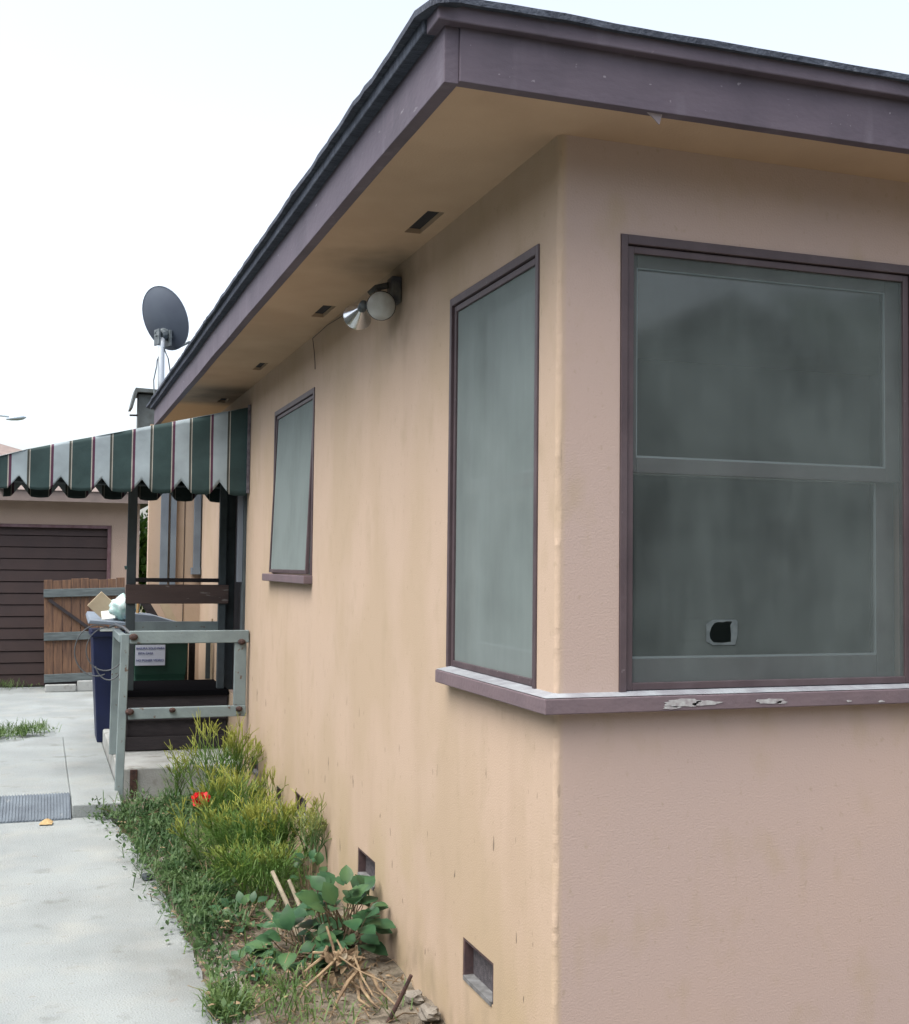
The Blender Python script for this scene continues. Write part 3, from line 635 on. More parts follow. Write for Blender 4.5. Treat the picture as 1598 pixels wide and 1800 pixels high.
# cable coil looped over the rail
def loop(cx, cz, rx, rz, y, a0, a1, tilt=0):
    return [(cx+rx*math.cos(R(a)), y+.02*math.sin(R(a*2)), cz+rz*math.sin(R(a))+tilt*math.cos(R(a))) for a in range(a0, a1, 8)]
m = MB(); m.tube(loop(-.985, .96, .155, .185, 5.95, 60, 300), .005, 6); m.tube(loop(-.925, .97, .135, .155, 5.93, 80, 340), .0045, 6); m.tube(loop(-.90, .90, .10, .15, 5.90, 200, 370), .0045, 6)
m.tube([(-.90, 5.93, 1.13), (-.86, 5.9, 1.15), (-.82, 5.6, 1.14), (-.80, 5.3, 1.12)], .011, 6)
tag(m.build('cable_coil', hose_m, smooth=True), 'loops of grey cable hanging from the end of the handrail', 'cable')

# ================================================================ BINS
def binn(name, label, cat, x0, x1, y0, y1, z0, zt, bodym, lidz):
    t = thing(name, label, cat, ((x0+x1)/2, (y0+y1)/2, z0), group=None)
    m = MB(); ins = .055
    def sec(k, z, g=0): return [(x0+k-g, y0+k-g, z), (x1-k+g, y0+k-g, z), (x1-k+g, y1-k+g, z), (x0+k-g, y1-k+g, z)]
    secs = [sec(ins, z0), sec(ins*.35, z0+(zt-z0)*.62), sec(.012, z0+(zt-z0)*.66), sec(.0, zt-.05), sec(0, zt-.05, .015), sec(0, zt, .015)]
    vs = [[m.vert(p) for p in s_] for s_ in secs]
    for r1, r2 in zip(vs, vs[1:]):
        for k in range(4): m.f.append([r1[k], r1[(k+1) % 4], r2[(k+1) % 4], r2[k]])
    m.f.append(vs[0][::-1]); m.f.append(vs[-1]); part(m, 'body', bodym, t, bevel=.012)
    m = MB(); m.tube([(x0+.09, y1+.02, z0+.09), (x0+.14, y1+.02, z0+.09)], .09, 16); part(m, 'wheel', dark_m, t)
    m = MB(); m.tube([(x1-.07, y1+.02, z0+.09), (x1-.02, y1+.02, z0+.09)], .09, 16); part(m, 'wheel', dark_m, t)
    return t
bb = binn('blue_bin', 'dark blue wheelie bin heaped with rubbish beside the porch', 'bin', -.955, -.53, 7.40, 7.93, .08, 1.02, blue_m, 1.1)
m = MB(); m.prism([(-1.0, 1.085), (-.985, 1.115), (-.52, 1.085), (-.50, 1.055)], lambda u, v, d: (u, d, v+(d-7.35)*.08), 7.35, 7.98); part(m, 'lid', lid_m, bb, bevel=.005)
m = MB(); m.box(-.90, -.78, 7.378, 7.383, 1.02, 1.052); part(m, 'sticker', paper_m, bb)
gb = binn('green_bin', 'dark green wheelie bin with a printed white label behind the railing', 'bin', -.655, -.215, 6.97, 7.36, .08, 1.0, green_m, 1.1)
m = MB(); m.prism([(-.66, 1.155), (-.655, 1.185), (-.50, 1.17), (-.22, 1.085), (-.18, 1.06), (-.20, 1.035), (-.30, 1.04), (-.66, 1.06)], lambda u, v, d: (u, d, v), 6.96, 7.37); part(m, 'lid', lid_m, gb, bevel=.005)
m = MB(); m.box(-.640, -.402, 6.958, 6.963, .762, .930); lb = part(m, 'label', label_m, gb)
def text(s, size, x, y, z, parent, m_):
    cu = bpy.data.curves.new('text', 'FONT'); cu.body = s; cu.size = size; cu.extrude = .0006; cu.offset = .0006
    ob = bpy.data.objects.new('tmp', cu); C.objects.link(ob); bpy.context.view_layer.update()
    me = bpy.data.meshes.new_from_object(ob.evaluated_get(bpy.context.evaluated_depsgraph_get())); bpy.data.objects.remove(ob)
    me.materials.clear(); me.materials.append(m_)
    o = bpy.data.objects.new('lettering', me); C.objects.link(o); o.parent = parent
    o.rotation_euler = (R(90), 0, 0); o.location = Vector((x, y, z)) - parent.location - parent.parent.location
    return o
text('BASURA SOLO PARA', .0245, -.633, 6.956, .893, lb, ink_m); text('ESTA CASA', .024, -.618, 6.956, .853, lb, ink_m); text('NO PONER VIDRIO', .0255, -.633, 6.956, .795, lb, ink_m)
# rubbish on the bins
m = MB(); Mc = Matrix.Translation((-.885, 7.50, 1.235)) @ Matrix.Rotation(.75, 4, 'Y') @ Matrix.Rotation(.25, 4, 'X'); m.box(-.085, .085, -.006, .006, -.085, .085, Mc)
tag(m.build('cardboard_box', card_m, bevel=.004), 'tan cardboard piece standing on one corner in the blue bin', 'cardboard')
m = MB(); Mc = Matrix.Translation((-.83, 7.42, 1.155)) @ Matrix.Rotation(-.12, 4, 'Y') @ Matrix.Rotation(-.4, 4, 'X'); m.box(-.06, .05, -.003, .003, -.035, .04, Mc)
tag(m.build('paper', paper_m), 'folded white paper below the tan cardboard on the bin', 'paper')
m = MB()
def bagf(u, v):
    t = 2*math.pi*u; p = math.pi*v; d = Vector((math.sin(p)*math.cos(t), math.sin(p)*math.sin(t), math.cos(p)))
    k = 1+.28*noise.noise(d*2.2)+.12*noise.noise(d*6)
    return (-.70+.125*d.x*k, 7.48+.13*d.y*k, 1.215+.105*d.z*k)
m.grid(bagf, 28, 18); tag(m.build('plastic_bag', bag_m, smooth=True), 'crumpled clear plastic bag with blue print on top of the bin', 'bag')
m = MB(); Mc = Matrix.Translation((-.47, 7.45, 1.16)) @ Matrix.Rotation(-.55, 4, 'Y'); m.box(-.035, .035, -.01, .02, -.12, .16, Mc)
tag(m.build('dark_board', deck_m), 'dark slanting board poking up behind the green bin lid', 'board')
m = MB(); Mc = Matrix.Translation((-.31, 7.5, 1.13)) @ Matrix.Rotation(-.45, 4, 'Y'); m.box(-.035, .035, -.01, .01, -.12, .16, Mc)
tag(m.build('cream_board', card_m), 'cream slanting board beside the dark one behind the bin', 'board')
m = MB(); m.box(-.232, -.165, 7.42, 7.45, .08, .95); tag(m.build('brown_board', mat('bb', (.14, .11, .08), .8, (.08, .06, .045), 9, 5), bevel=.002), 'grey brown board upright just right of the green bin', 'board')
m = MB(); m.box(-.155, -.105, 7.40, 7.45, .08, .95); tag(m.build('black_board', deck_m, bevel=.002), 'near black board upright between brown board and peach wall', 'board')
m = MB(); m.box(-.065, -.028, 7.0, 7.03, .64, 1.02); tag(m.build('grey_board', frame_m, bevel=.002), 'dark grey green board upright by the porch door', 'board')
m = MB(); m.box(-.03, -.015, 6.97, 6.985, .62, 1.14); tag(m.build('cream_stick', card_m), 'thin cream stick upright at the right side of the porch', 'stick')
m = MB(); m.tube([(-.62, 7.1, 1.15), (-.605, 7.15, 1.42)], .012, 8); tag(m.build('wooden_stick', mat('ws', (.30, .19, .08), .7)), 'yellowish wooden stick poking up beside the post behind the bag', 'stick')

# ridged mat over the kerb
m = MB(); K = 60
for i in range(K):
    x0 = -2.3+i*(1.13/K); x1 = x0+1.13/K
    for a, b, h in ((x0, x0+(x1-x0)*.55, .006), (x0+(x1-x0)*.55, x1, 0)):
        m.face((a, 4.735, .006+h), (b, 4.735, .006+h), (b, 5.10, .098+h), (a, 5.10, .098+h)); m.face((a, 4.735, -.0), (b, 4.735, 0), (b, 4.735, .006+h), (a, 4.735, .006+h))
        m.face((b, 4.735, .006), (b, 4.735, .012), (b, 5.10, .104), (b, 5.10, .098))
m.face((-1.17, 4.735, 0), (-1.17, 4.735, .012), (-1.17, 5.10, .104), (-1.17, 5.10, .08))
tag(m.build('ramp_mat', mat_m), 'blue grey ridged ramp mat bridging the driveway kerb', 'mat')
m = MB(); m.grid(lambda u, v: (-1.36+.075*u+.01*v, 4.60+.07*v-.01*u, .008+.022*math.sin(u*3)*v), 6, 4)
tag(m.build('fallen_leaf', mat('dl', (.42, .31, .16), .7, (.30, .20, .09), 60, 3)), 'curled tan fallen leaf on the path before the ramp mat', 'leaf')

# ================================================================ GARAGE AND GATE
ga = thing('garage', 'peach stucco garage with a dark brown slatted door at the end of the drive', 'garage', (-2.5, 12.4, .07))
m = MB(); holed(m, lambda a, z, d: (a, 12.4+d, z), -6.5, -.215, .0, 2.42, [(-5.0, -.555, .0, 2.058)], .12); m.face((-.215, 12.4, 0), (-.215, 18, 0), (-.215, 18, 2.42), (-.215, 12.4, 2.42)); m.face((-6.5, 12.4, 0), (-6.5, 18, 0), (-6.5, 18, 2.42), (-6.5, 12.4, 2.42))
part(m, 'wall', stuc_g, ga)
m = MB(); K = 14
for i in range(K):
    z0 = .085+i*.1415; m.prism([(z0, 0), (z0+.130, .012), (z0+.1415, .03), (z0+.1415, .05), (z0, .05)], lambda u, v, d: (d, 12.45+v, u), -4.97, -.585)
gd = part(m, 'door', gdoor_m, ga)
m = MB(); m.box(-.60, -.558, 12.385, 12.45, .08, 2.056); m.box(-5.0, -.60, 12.385, 12.45, 2.02, 2.056); part(m, 'door_frame', mat('gdf', (.10, .05, .055), .6, (.16, .10, .11), 9, 5), gd)
m = MB(); m.box(-6.8, .1, 12.08, 12.11, 2.33, 2.46); m.box(-6.8, .1, 12.112, 12.4, 2.41, 2.43); part(m, 'fascia', nroof_m, ga)
m = MB()
A = [(-6.85, 12.06, 2.46), (.13, 12.06, 2.46), (.13, 18.3, 2.46), (-6.85, 18.3, 2.46)]; rg = [(-3.6, 15.2, 3.62), (-3.2, 15.2, 3.62)]
m.face(A[0], A[1], rg[1], rg[0]); m.face(A[1], A[2], rg[1]); m.face(A[2], A[3], rg[0], rg[1]); m.face(A[3], A[0], rg[0])
ga_roof = part(m, 'roof', nroof_m, ga)
m = MB(); m.box(-.185, .03, 13.5, 13.75, 2.45, 3.88); part(m, 'flue', hood_m, ga_roof)
m = MB(); m.prism([(-.245, 3.90), (-.23, 3.955), (.07, 3.945), (.08, 3.90)], lambda u, v, d: (u, d, v), 13.4, 13.85)
m.prism([(-.245, 3.90), (-.205, 3.90), (-.262, 3.68), (-.295, 3.68)], lambda u, v, d: (u, d, v), 13.4, 13.85); m.box(-.22, .05, 13.6, 13.78, 3.86, 3.905)
part(m, 'flue_hood', hood_m, ga_roof)
m = MB(); m.tube([(-.29, 13.6, 3.60), (-.15, 13.6, 3.605)], .013, 8); part(m, 'pipe_stub', dark_m, ga_roof)
gt = thing('wooden_gate', 'brown plank gate with grey battens leaning in front of the garage door', 'gate', (-.9, 11.8, .1))
Mg = Matrix.Translation((-1.31, 11.8, .25)) @ Matrix.Rotation(-.03, 4, 'Y')
m = MB(); K = 9
for i in range(K):
    a = i*.103; m.box(a+.002, a+.099, -.012, .012, .0, 1.135+.012*math.sin(i*5), Mg)
part(m, 'boards', gate_m, gt, bevel=.003)
for z0 in (.93, .42, -.07):
    m = MB(); m.box(-.002, .925, -.045, -.013, z0, z0+.095, Mg); part(m, 'batten', batten_m, gt, bevel=.003)
m = MB(); Mz = Mg @ Matrix.Translation((.06, -.03, .90)) @ Matrix.Rotation(R(38), 4, 'Y'); m.box(0, .66, -.012, .012, -.018, .018, Mz); part(m, 'brace', deck_m, gt)
m = MB(); Mz = Mg; m.box(.0, .92, -.02, .02, -.13, -.075, Mz); part(m, 'bottom_rail', deck_m, gt)
m = MB(); m.box(-1.30, -.95, 11.72, 11.85, .07, .16); m.box(-.94, -.55, 11.74, 11.86, .07, .20)
tag(m.build('kerb_blocks', step_m, bevel=.012), 'low grey blocks the wooden gate stands on', 'block')

# neighbour's street lamp far behind
lp = thing('street_lamp', 'pale street lamp with a long arm far off in the sky at left', 'street lamp', (-5.2, 40, 0))
m = MB(); m.tube([(-5.2, 40, 0), (-5.2, 40, 6.2), (-4.9, 40, 6.48), (-3.6, 40, 6.58), (-2.5, 40, 6.50)], [.10, .06, .04, .03, .03], 8); part(m, 'pole', mat('lamp_pole', (.45, .52, .56), .5), lp, smooth=True)
m = MB(); m.lathe([(.001, -.33), (.05, -.30), (.11, -.15), (.14, .05), (.12, .22), (.03, .33), (.001, .34)], Matrix.Translation((-2.28, 40, 6.46)) @ Matrix.Rotation(R(82), 4, 'Y') @ Matrix.Scale(.6, 4, (1, 0, 0)), 14)
part(m, 'lamp_head', mat('lamp_head', (.30, .36, .42), .4), lp, smooth=True)

# ================================================================ PLANTS
def rv(rg, s): return Vector((rg.uniform(-s, s), rg.uniform(-s, s), rg.uniform(-s, s)))
def firestick(name, label, base, stems, H, spread, m_, seed, feather=350, dens=1.0, lean=(0, 0), tipk=1.0, grp=None):
    rg = random.Random(seed); t = thing(name, label, 'shrub', base, grp); B = Vector(base)
    br = MB(); wd = MB(); fe = MB()
    def grow(p, d, L, r, lvl, h0):
        q = p+d*L*.5+rv(rg, .006); e = p+d*L+rv(rg, .008)
        a0 = max(0, min(1, (p.z-B.z)/H)); a1 = max(0, min(1, (e.z-B.z)/H))
        att = {0: (.02, .1), 1: (.1, .25), 2: (.25, .45), 3: (.45, .75), 4: (.75, 1)}[lvl]; att = [x*tipk*(.55+.45*a1) for x in att]; r = max(r, .0026)
        tgt = wd if lvl == 0 else br
        r1 = r*.85
        tgt.tube([p, q, e], [r, (r+r1)/2, r1 if lvl < 4 else r*.7], 4 if lvl > 1 else 5, [att[0], (att[0]+att[1])/2, att[1]], cap=False)
        if lvl >= 4 or e.z > B.z+H: return
        k = rg.choice((2, 2, 3)) if lvl else 3
        for i in range(k):
            nd = (d+rv(rg, .62)+Vector((0, 0, .32))).normalized()
            grow(e, nd, L*rg.uniform(.66, .98), r1*.9, lvl+1, h0)
    for s_ in range(max(2, int(stems*.62))):
        a = rg.uniform(0, 2*math.pi); k = spread*math.sqrt(rg.random())
        p = B+Vector((math.cos(a)*k, math.sin(a)*k, 0))
        if s_: wd.tube([B-Vector((0, 0, .015)), p], .005, 5)
        d = (Vector((math.cos(a)*k/spread*.35+lean[0], math.sin(a)*k/spread*.35+lean[1], 1))+rv(rg, .12)).normalized()
        grow(p, d, H*rg.uniform(.20, .27), .0055, 0, 0)
    for i in range(int(feather*1.5)):
        a = rg.uniform(0, 2*math.pi); k = spread*1.25*math.sqrt(rg.random())
        p = B+Vector((math.cos(a)*k, math.sin(a)*k, rg.uniform(0, H*.62)))
        d = (Vector((math.cos(a)*.8, math.sin(a)*.8, rg.uniform(-.1, 1.0)))+rv(rg, .4)).normalized(); L = rg.uniform(.05, .12)
        s_ = d.cross(Vector((0, 0, 1))).normalized()*.0021; e = p+d*L; mid = p+d*L*.5+Vector((0, 0, .008))
        fe.vert(p-s_, .1); fe.vert(p+s_, .1); fe.vert(mid+s_, .5); fe.vert(mid-s_, .5); fe.vert(e+s_*.2, 1); fe.vert(e-s_*.2, 1); b = len(fe.v)-6
        fe.f.append([b, b+1, b+2, b+3]); fe.f.append([b+3, b+2, b+4, b+5])
    part(wd, 'woody_stem', stem_m, t); part(br, 'branches', m_, t)
    if feather: part(fe, 'feathery_foliage', feather_m, t)
    return t
G = 'pencil stem shrubs along the house wall'
firestick('pencil_shrub', 'tall yellow tipped pencil stem shrub growing against the porch step', (-.27, 4.75, .0), 15, .60, .15, fire_m, 3, 700, grp=G)
firestick('pencil_shrub', 'small thin pencil shrub left of the tall one by the handrail post', (-.52, 4.9, .0), 2, .40, .06, fire_m, 31, 120, grp=G)
firestick('pencil_shrub', 'bushy yellow tipped shrub just right of and behind the red flower', (-.28, 3.95, .0), 16, .46, .17, fire_m, 5, 900, grp=G)
firestick('pencil_shrub', 'wide bushy yellow green shrub in the middle of the bed', (-.36, 3.12, .0), 18, .43, .21, fire_m, 8, 1700, grp=G)
firestick('pencil_shrub', 'low green feathery shrub nearest the camera in the bed', (-.36, 2.62, .0), 13, .31, .17, fire_m, 9, 800, tipk=.7, grp=G)
firestick('pencil_shrub', 'bright yellow upright shrub beside the wall vent', (-.15, 3.05, .0), 9, .46, .07, fire_m, 12, 200, tipk=1.15, grp=G)
firestick('pencil_shrub', 'sparse green pencil shrub leaning on the wall', (-.075, 2.72, .0), 7, .50, .07, firegreen_m, 14, 0, lean=(.0, -.10), grp=G)

def leaf(mb, p, d, nrm, L, Wd, fold=.25, droop=.3, a=0):
    """one ovate leaf: 3 columns x 5 rows"""
    d = d.normalized(); s_ = d.cross(nrm).normalized(); nn = s_.cross(d)
    prof = [0.05, .75, 1.0, .72, .04]; rows = []
    for i, k in enumerate(prof):
        t = i/4; c = p+d*L*t-nn*droop*L*t*t
        rows.append([mb.vert(c-s_*Wd*.5*k+nn*fold*Wd*.5*k, a), mb.vert(c, a+.15), mb.vert(c+s_*Wd*.5*k+nn*fold*Wd*.5*k, a)])
    for r1, r2 in zip(rows, rows[1:]):
        for k in (0, 1): mb.f.append([r1[k], r1[k+1], r2[k+1], r2[k]])
def broadplant(label, base, cen, rad, n, size, seed, name='broadleaf_plant'):
    rg = random.Random(seed); t = thing(name, label, 'plant', base); B = Vector(base); st = MB(); lf = MB()
    for i in range(n):
        while True:
            v = rv(rg, 1)
            if v.length < 1: break
        v = v.normalized()*(v.length**.45)
        p = Vector((cen[0]+v.x*rad[0], cen[1]+v.y*rad[1], max(.02, cen[2]+v.z*rad[2])))
        p.x = min(p.x, -.03)
        outw = (p-Vector((cen[0], cen[1], cen[2]-.12))).normalized()
        d = (outw*Vector((1, 1, .25)).length*.6+Vector((outw.x, outw.y, -.15))+rv(rg, .35)).normalized()
        nr = (Vector((-.25, -.45, 1))+outw*.4+rv(rg, .35)).normalized()
        L = size*rg.uniform(.7, 1.25)
        if p.x+d.x*L > -.012: d.x = -abs(d.x)*.3
        leaf(lf, p, d, nr, L, L*rg.uniform(.68, .86), .18, rg.uniform(.15, .5), rg.choice((0, 0, 0, .1, .5)))
        if rg.random() < .6: st.tube([B+rv(rg, .02)*Vector((1, 1, 0)).length, (B+p)/2+rv(rg, .03), p], [.004, .003, .002], 5)
    part(st, 'stems', stem_m, t); part(lf, 'leaves', broad_m, t, smooth=True)
broadplant('bushy plant with large dark blue green leaves against the wall', (-.16, 1.80, 0), (-.185, 1.72, .145), (.155, .20, .135), 95, .085, 4)
broadplant('lower spreading clump of broad dark green leaves by the dry stalks', (-.34, 1.72, 0), (-.36, 1.72, .06), (.17, .17, .07), 46, .085, 6)
broadplant('small green leafy seedling in the middle of the bed edge', (-.52, 2.2, 0), (-.50, 2.22, .05), (.12, .18, .05), 46, .05, 11)
broadplant('pale green leafy weed beside the path edge bricks', (-.56, 1.62, 0), (-.57, 1.62, .03), (.08, .12, .03), 22, .055, 13)
broadplant('little leafy sprig behind the cut stalks', (-.16, 2.42, 0), (-.16, 2.42, .15), (.07, .1, .09), 22, .045, 15)

def weeds(mb, region, n, seed, hmax, size, blade=.3):
    rg = random.Random(seed)
    for i in range(n):
        x, y = region(rg)
        c = noise.noise(Vector((x*6, y*6, 1)))
        if c < -.12 and rg.random() < .75: continue
        h = hmax*rg.random()*(.7+.9*c)
        p = Vector((x, y, max(0, h)))
        d = Vector((rg.uniform(-1, 1), rg.uniform(-1, 1), rg.uniform(-.1, .8))).normalized()
        if rg.random() < blade:
            L = rg.uniform(.05, .13); s_ = d.cross(Vector((0, 0, 1))).normalized()*.0025; d2 = Vector((d.x, d.y, abs(d.z)+.5)).normalized(); e = p+d2*L; q = p+d2*L*.6+Vector((0, 0, .012))
            b = len(mb.v)
            for k in (p-s_, p+s_, q+s_, q-s_, e+Vector((0, 0, -.01))): mb.vert(k)
            mb.f.append([b, b+1, b+2, b+3]); mb.f.append([b+3, b+2, b+4])
        else:
            L = size*rg.uniform(.6, 1.4); s_ = d.cross(Vector((0, 0, 1))).normalized()*L*.28
            b = len(mb.v)
            for k in (p, p+d*L*.5+s_, p+d*L, p+d*L*.5-s_): mb.vert(k)
            mb.f.append([b, b+1, b+2, b+3])
def reg(pts):
    """weighted blobs (x, y, sx, sy, weight)"""
    def f(rg):
        while True:
            b = rg.choices(pts, [p[4] for p in pts])[0]
            x = rg.gauss(b[0], b[2]); y = rg.gauss(b[1], b[3])
            if x < -.01 and not (x < -.93 and 4.75 < y < 6): return x, y
    return f
m = MB()
weeds(m, reg([(-.72, 4.3, .10, .25, 5), (-.55, 4.7, .18, .20, 4), (-.74, 3.6, .07, .3, 4), (-.66, 3.0, .08, .3, 5), (-.62, 2.5, .09, .25, 4), (-.70, 2.1, .035, .2, 1.3), (-.72, 1.45, .025, .25, .8), (-.90, 4.72, .07, .06, 1.6), (-.3, 4.4, .15, .3, 2)]), 16000, 21, .11, .027, .16)
tag(m.build('weeds', weed_m), kind='stuff')
m = MB()
weeds(m, reg([(-.72, 1.22, .035, .05, 4), (-.55, 1.3, .07, .12, 1.4), (-.45, 1.05, .15, .1, 1), (-.2, 2.2, .08, .3, 1), (-.42, 1.5, .12, .25, 1)]), 1500, 22, .025, .015, .6)
tag(m.build('grass', grass_m), kind='stuff')
m = MB()
weeds(m, reg([(-1.52, 8.05, .12, .10, 3), (-1.75, 7.9, .12, .12, 3), (-1.32, 8.25, .06, .04, .7)]), 1500, 23, .07, .03, .5)
for i in range(len(m.v)): m.v[i] = (m.v[i][0], m.v[i][1], m.v[i][2]+.085)
tag(m.build('weed_tuft', grass_m), 'green weed tuft growing from the driveway joint at the left', 'weed')
m = MB(); weeds(m, reg([(-1.95, 12.2, .25, .1, 1)]), 500, 24, .06, .03, .5)
for i in range(len(m.v)): m.v[i] = (m.v[i][0], m.v[i][1], m.v[i][2]+.08)
tag(m.build('weeds', grass_m), kind='stuff')

# red flower
fw = thing('red_flower', 'bright red geranium like bloom among the weeds below the porch', 'flower', (-.54, 3.5, .0))
m = MB(); rg = random.Random(2)
for cx, cy, cz, r_, nn in ((-.551, 3.50, .322, .027, 40), (-.518, 3.51, .326, .017, 18)):
    for i in range(nn):
        v = rv(rg, 1).normalized(); leaf(m, Vector((cx, cy, cz))+v*r_*.55, v+rv(rg, .4), rv(rg, 1), .028, .026, .1, .2)
part(m, 'petals', red_m, fw)
m = MB(); m.tube([(-.53, 3.6, 0), (-.54, 3.55, .15), (-.55, 3.5, .30)], .004, 5); part(m, 'stalk', weed_m, fw)

# cut and dry stalks
def stick(label, p, q, r_, m_, name='cut_stalk', cat='stalk', r1=None, grp=None):
    m = MB(); p = Vector(p); q = Vector(q); c = (p+q)/2+Vector((.006, .004, .004)); m.tube([p, c, q], [r_, r_*.95, r1 or r_*.85], 8)
    return tag(m.build(name, m_, smooth=False), label, cat, grp)
stick('longest pale cut stalk rising from behind the dark leaves', (-.30, 2.02, .0), (-.375, 2.25, .225), .011, pale_m)
stick('greenish cut stalk just right of the longest pale one', (-.255, 2.05, .0), (-.31, 2.2, .195), .010, pale_m)
stick('short thick cut stalk leaning left at the seedling', (-.37, 2.05, .0), (-.43, 2.12, .10), .011, pale_m)
stick('thin orange brown stalk standing above the dry bundle', (-.275, 1.42, .04), (-.30, 1.50, .19), .006, straw_m)
stick('rusty iron stake stuck in the soil by the wall', (-.195, 1.0, -.02), (-.118, .965, .155), .0085, rust_m, 'iron_stake', 'stake')
stick('thin dark twig standing among the blue green leaves', (-.24, 1.9, .05), (-.245, 1.92, .24), .003, rust_m, 'twig', 'twig')
db = thing('dry_stalk_bundle', 'bundle of broken tan dry stalks lying at the front of the bed', 'dead plant', (-.28, 1.35, .03))
m = MB(); rg = random.Random(5); hub = Vector((-.275, 1.36, .085))
ends = [(-.50, 1.14, .01), (-.36, 1.12, .01), (-.17, 1.05, .01), (-.14, 1.08, .015), (-.20, 1.07, .01), (-.11, 1.12, .02), (-.23, 1.10, .01), (-.42, 1.38, .06), (-.20, 1.42, .13), (-.15, 1.14, .02), (-.27, 1.45, .15), (-.38, 1.50, .05)]
for e in ends:
    e = Vector(e); h = hub+rv(rg, .05)*Vector((1,1,.3)).length; h.z = abs(h.z); q1 = h.lerp(e, .35)+rv(rg, .018); q2 = h.lerp(e, .7)+rv(rg, .018); q1.z = max(q1.z, .015); q2.z = max(q2.z, .012); w_ = rg.uniform(.0028, .0075); m.tube([h, q1, q2, e], [w_, w_*1.15, w_*.8, w_*.45], 6)
part(m, 'stalks', straw_m, db)
m = MB()
for i in range(46):
    v = rv(rg, 1).normalized(); leaf(m, hub+Vector((v.x*.055, v.y*.05, v.z*.035-.01)), v, rv(rg, 1), rg.uniform(.03, .06), rg.uniform(.015, .035), .5, .6)
part(m, 'dry_leaves', straw_m, db)
m = MB(); leaf(m, Vector((-.285, 1.32, .115)), Vector((.6, .1, .5)), Vector((0, -1, .5)), .035, .022, .4, .5); part(m, 'pale_husk', pale_m, db)
m = MB(); leaf(m, Vector((-.235, 1.35, .105)), Vector((.7, .2, .3)), Vector((0, -1, .6)), .03, .02, .5, .6); part(m, 'pale_husk', pale_m, db)
m = MB(); rg = random.Random(15)
for i in range(220):
    x = rg.uniform(-.62, -.02); y = rg.uniform(.75, 2.5); L = rg.uniform(.02, .12); a = rg.uniform(0, 6.3); z = soilz(x, y)+.006
    m.tube([(x, y, z), (x+math.cos(a)*L*.5, y+math.sin(a)*L*.5, z+.006+rg.random()*.01), (min(-.005, x+math.cos(a)*L), y+math.sin(a)*L, z)], rg.uniform(.001, .0028), 4)
for i in range(260):
    x = rg.uniform(-.66, -.03); y = rg.uniform(.75, 2.6); z = soilz(x, y)+.006
    leaf(m, Vector((x, y, z)), rv(rg, 1)*Vector((1, 1, .2)).length, Vector((0, 0, 1))+rv(rg, .5), rg.uniform(.015, .04), rg.uniform(.01, .02), .4, .3)
for i in range(420):
    y = rg.uniform(1.0, 4.9); x = edge_x(y)+rg.uniform(-.04, .35); L = rg.uniform(.02, .09); a = rg.uniform(0, 6.3); z = rg.uniform(.005, .09)
    if i % 3: leaf(m, Vector((x, y, z)), Vector((math.cos(a), math.sin(a), .3)), Vector((0, 0, 1))+rv(rg, .6), rg.uniform(.015, .035), rg.uniform(.008, .016), .4, .3)
    else: m.tube([(x, y, z), (x+math.cos(a)*L, y+math.sin(a)*L, z+.03)], .0014, 4)
tag(m.build('leaf_litter', straw_m), kind='stuff')
# stones, brick edging
for k, (x, y, z, r_, lab) in enumerate(((-.055, 1.12, .02, .035, 'pale jagged stone at the foot of the wall by the iron stake'), (-.05, .96, .02, .04, 'grey stone against the wall nearest the camera'), (-.73, 3.42, .02, .035, 'pale stone at the path edge among the weeds'), (-.84, 3.15, .015, .028, 'dark lump on the path edge beside the weeds'), (-.05, 1.95, .16, .03, 'pale rag like bit caught in leaves under the wall vent'))):
    m = MB()
    def sf(u, v, x=x, y=y, z=z, r_=r_, k=k):
        t = 2*math.pi*u; p = math.pi*v; d = Vector((math.sin(p)*math.cos(t), math.sin(p)*math.sin(t), math.cos(p))); q = 1+.5*noise.noise(d*1.7+Vector((k*9, 0, 0)))
        return (x+d.x*r_*q, y+d.y*r_*q*1.2, z+d.z*r_*.7*q)
    m.grid(sf, 12, 8); tag(m.build('stone', rock_m if k != 3 else frame_m, smooth=False), lab, 'stone')
bm_ = mat('edging_brick', (.28, .25, .23), .9, (.18, .17, .15), 12, 6, .5, 70)
names = ['nearest', 'second', 'third', 'fourth', 'fifth', 'sixth']
for i in range(6):
    y = 1.02+i*.225; a = .03*math.sin(i*3.3)
    m = MB(); Mz = Matrix.Translation((-.675, y, -.02)) @ Matrix.Rotation(a, 4, 'Z') @ Matrix.Rotation(.04*math.cos(i*2), 4, 'Y'); m.box(-.05, .05, -.105, .105, -.02, .030, Mz)
    tag(m.build('edging_brick', bm_, bevel=.008), '%s sunken edging brick from the camera between path and bed' % names[i], 'brick', 'edging bricks along the path')

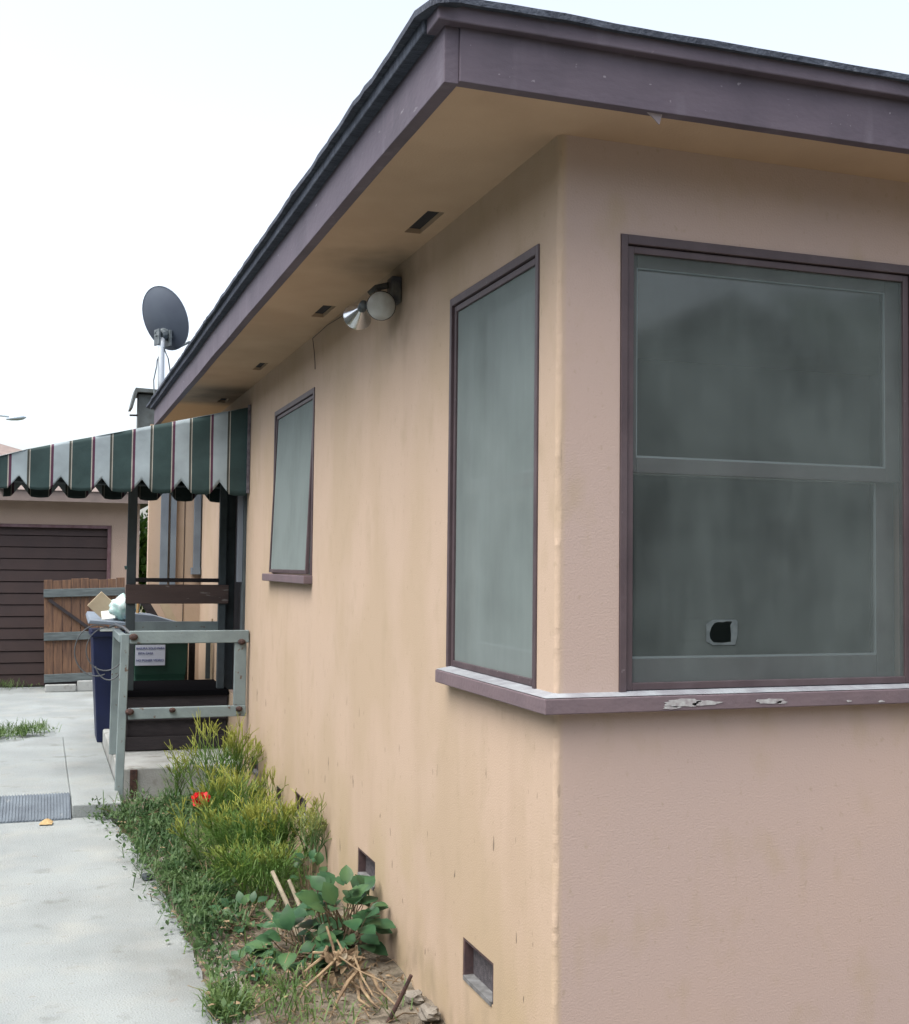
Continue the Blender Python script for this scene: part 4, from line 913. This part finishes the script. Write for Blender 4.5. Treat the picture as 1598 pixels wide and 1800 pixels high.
# tree seen between the posts
def tree(base, H, rad, seed, label, n, ls=.12, m_=tree_m, name='leafy_tree', low=.25):
    rg = random.Random(seed); t = thing(name, label, 'tree', base); B = Vector(base); tr = MB(); cr = MB(); tips = []
    def grow(p, d, L, r, k):
        e = p+d*L; tr.tube([p, (p+e)/2+rv(rg, L*.06), e], [r, r*.85, r*.65], 6)
        if k == 0: tips.append(e); return
        for i in range(3): grow(e, (d+rv(rg, .75)+Vector((0, 0, .15))).normalized(), L*rg.uniform(.6, .85), r*.6, k-1)
        tips.append(e)
    grow(B, Vector((0, 0, 1)), H*low, H*.03, 4)
    c0 = B+Vector((0, 0, H*.62))
    for p in tips:
        v = p-c0; v = Vector((max(-rad, min(rad, v.x)), max(-rad, min(rad, v.y)), v.z)); p = c0+v
        for i in range(n):
            q = p+rv(rg, rad*.33)
            leaf(cr, q, rv(rg, 1), rv(rg, 1), ls*rg.uniform(.6, 1.3), ls*.55, .2, .3)
    part(tr, 'trunk', stem_m, t); part(cr, 'crown', m_, t)
tree((.9, 15.6, -.05), 4.6, 1.5, 3, 'bright green leafy tree showing between garage and porch post', 60, .13, low=.14)

# ================================================================ NEXT DOOR (unseen house added to block low sky light; also mirrored in side windows)
nh = thing('neighbour_sky_blocker', 'unseen olive house added across the driveway to block low sky light', 'house', (-8, 3, 0))
m = MB(); m.box(-12, -6.2, -7, 11.5, -.06, 3.5); part(m, 'wall', mat('sky_blocker_wall', (.20, .20, .16), .9, (.16, .16, .13), 2, 3), nh)
m = MB(); m.prism([(-5.8, 3.45), (-5.8, 3.6), (-9.1, 4.8), (-12.4, 3.6), (-12.4, 3.45)], lambda u, v, d: (u, d, v), -7.4, 11.9); part(m, 'roof', roof_m, nh)
for y in (-4.5, -1, 2.5, 6, 9):
    for z in (1.0,):
        m = MB(); m.box(-6.2, -6.17, y, y+1.2, z, z+1.2); part(m, 'window', dark_m, nh)
# ================================================================ THE OTHER SIDE OF THE STREET (mirrored in the windows, plus unseen trees that block sky light)
oh = thing('facing_house', 'grey gabled house across the street mirrored in the front window', 'house', (9.4, -15, 0))
owm = mat('facing_wall', (.13, .16, .15), .9, (.10, .13, .12), 2, 3)
m = MB(); m.prism([(5.0, -.05), (14, -.05), (14, 3.9), (9.4, 6.0), (5.0, 3.9)], lambda u, v, d: (u, d, v), -24, -14.3); part(m, 'wall', owm, oh)
m = MB()
for sgn in (-1, 1):
    m.prism([(9.4, 6.02), (9.4, 6.2), (9.4+sgn*5.2, 3.75), (9.4+sgn*5.2, 3.57)], lambda u, v, d: (u, d, v), -24.3, -13.8)
part(m, 'roof', roof_m, oh)
m = MB(); m.box(7.0, 8.4, -14.3, -14.24, 1.2, 2.6); m.box(10.2, 11.6, -14.3, -14.24, 1.2, 2.6); part(m, 'window', dark_m, oh)
tree((16.5, -21, -.05), 9.5, 3.6, 17, 'dark street tree right of the grey gabled house', 16, .5, weed_m, 'street_or_added_tree')
tree((2.8, -20, -.05), 8.5, 3.2, 18, 'dark street tree left of the grey gabled house', 16, .5, weed_m, 'street_or_added_tree')
for k, (x, y, H, sd_, lab) in enumerate(((-4.5, -15, 10, 31, 'added sky blocking tree opposite the driveway'), (-11, -16, 11, 32, 'added sky blocking tree farthest left across the street'), (-.8, -24, 9, 35, 'added sky blocking tree set back behind the others'), (22, -17, 11, 33, 'added sky blocking tree second to the right of the grey house'), (29, -16, 10, 34, 'added sky blocking tree farthest right across the street'))):
    tree((x, y, -.05), H, 4.2, sd_, lab, 9, .8, weed_m, 'street_or_added_tree')  # unseen trees added to keep low sky light off the front wall
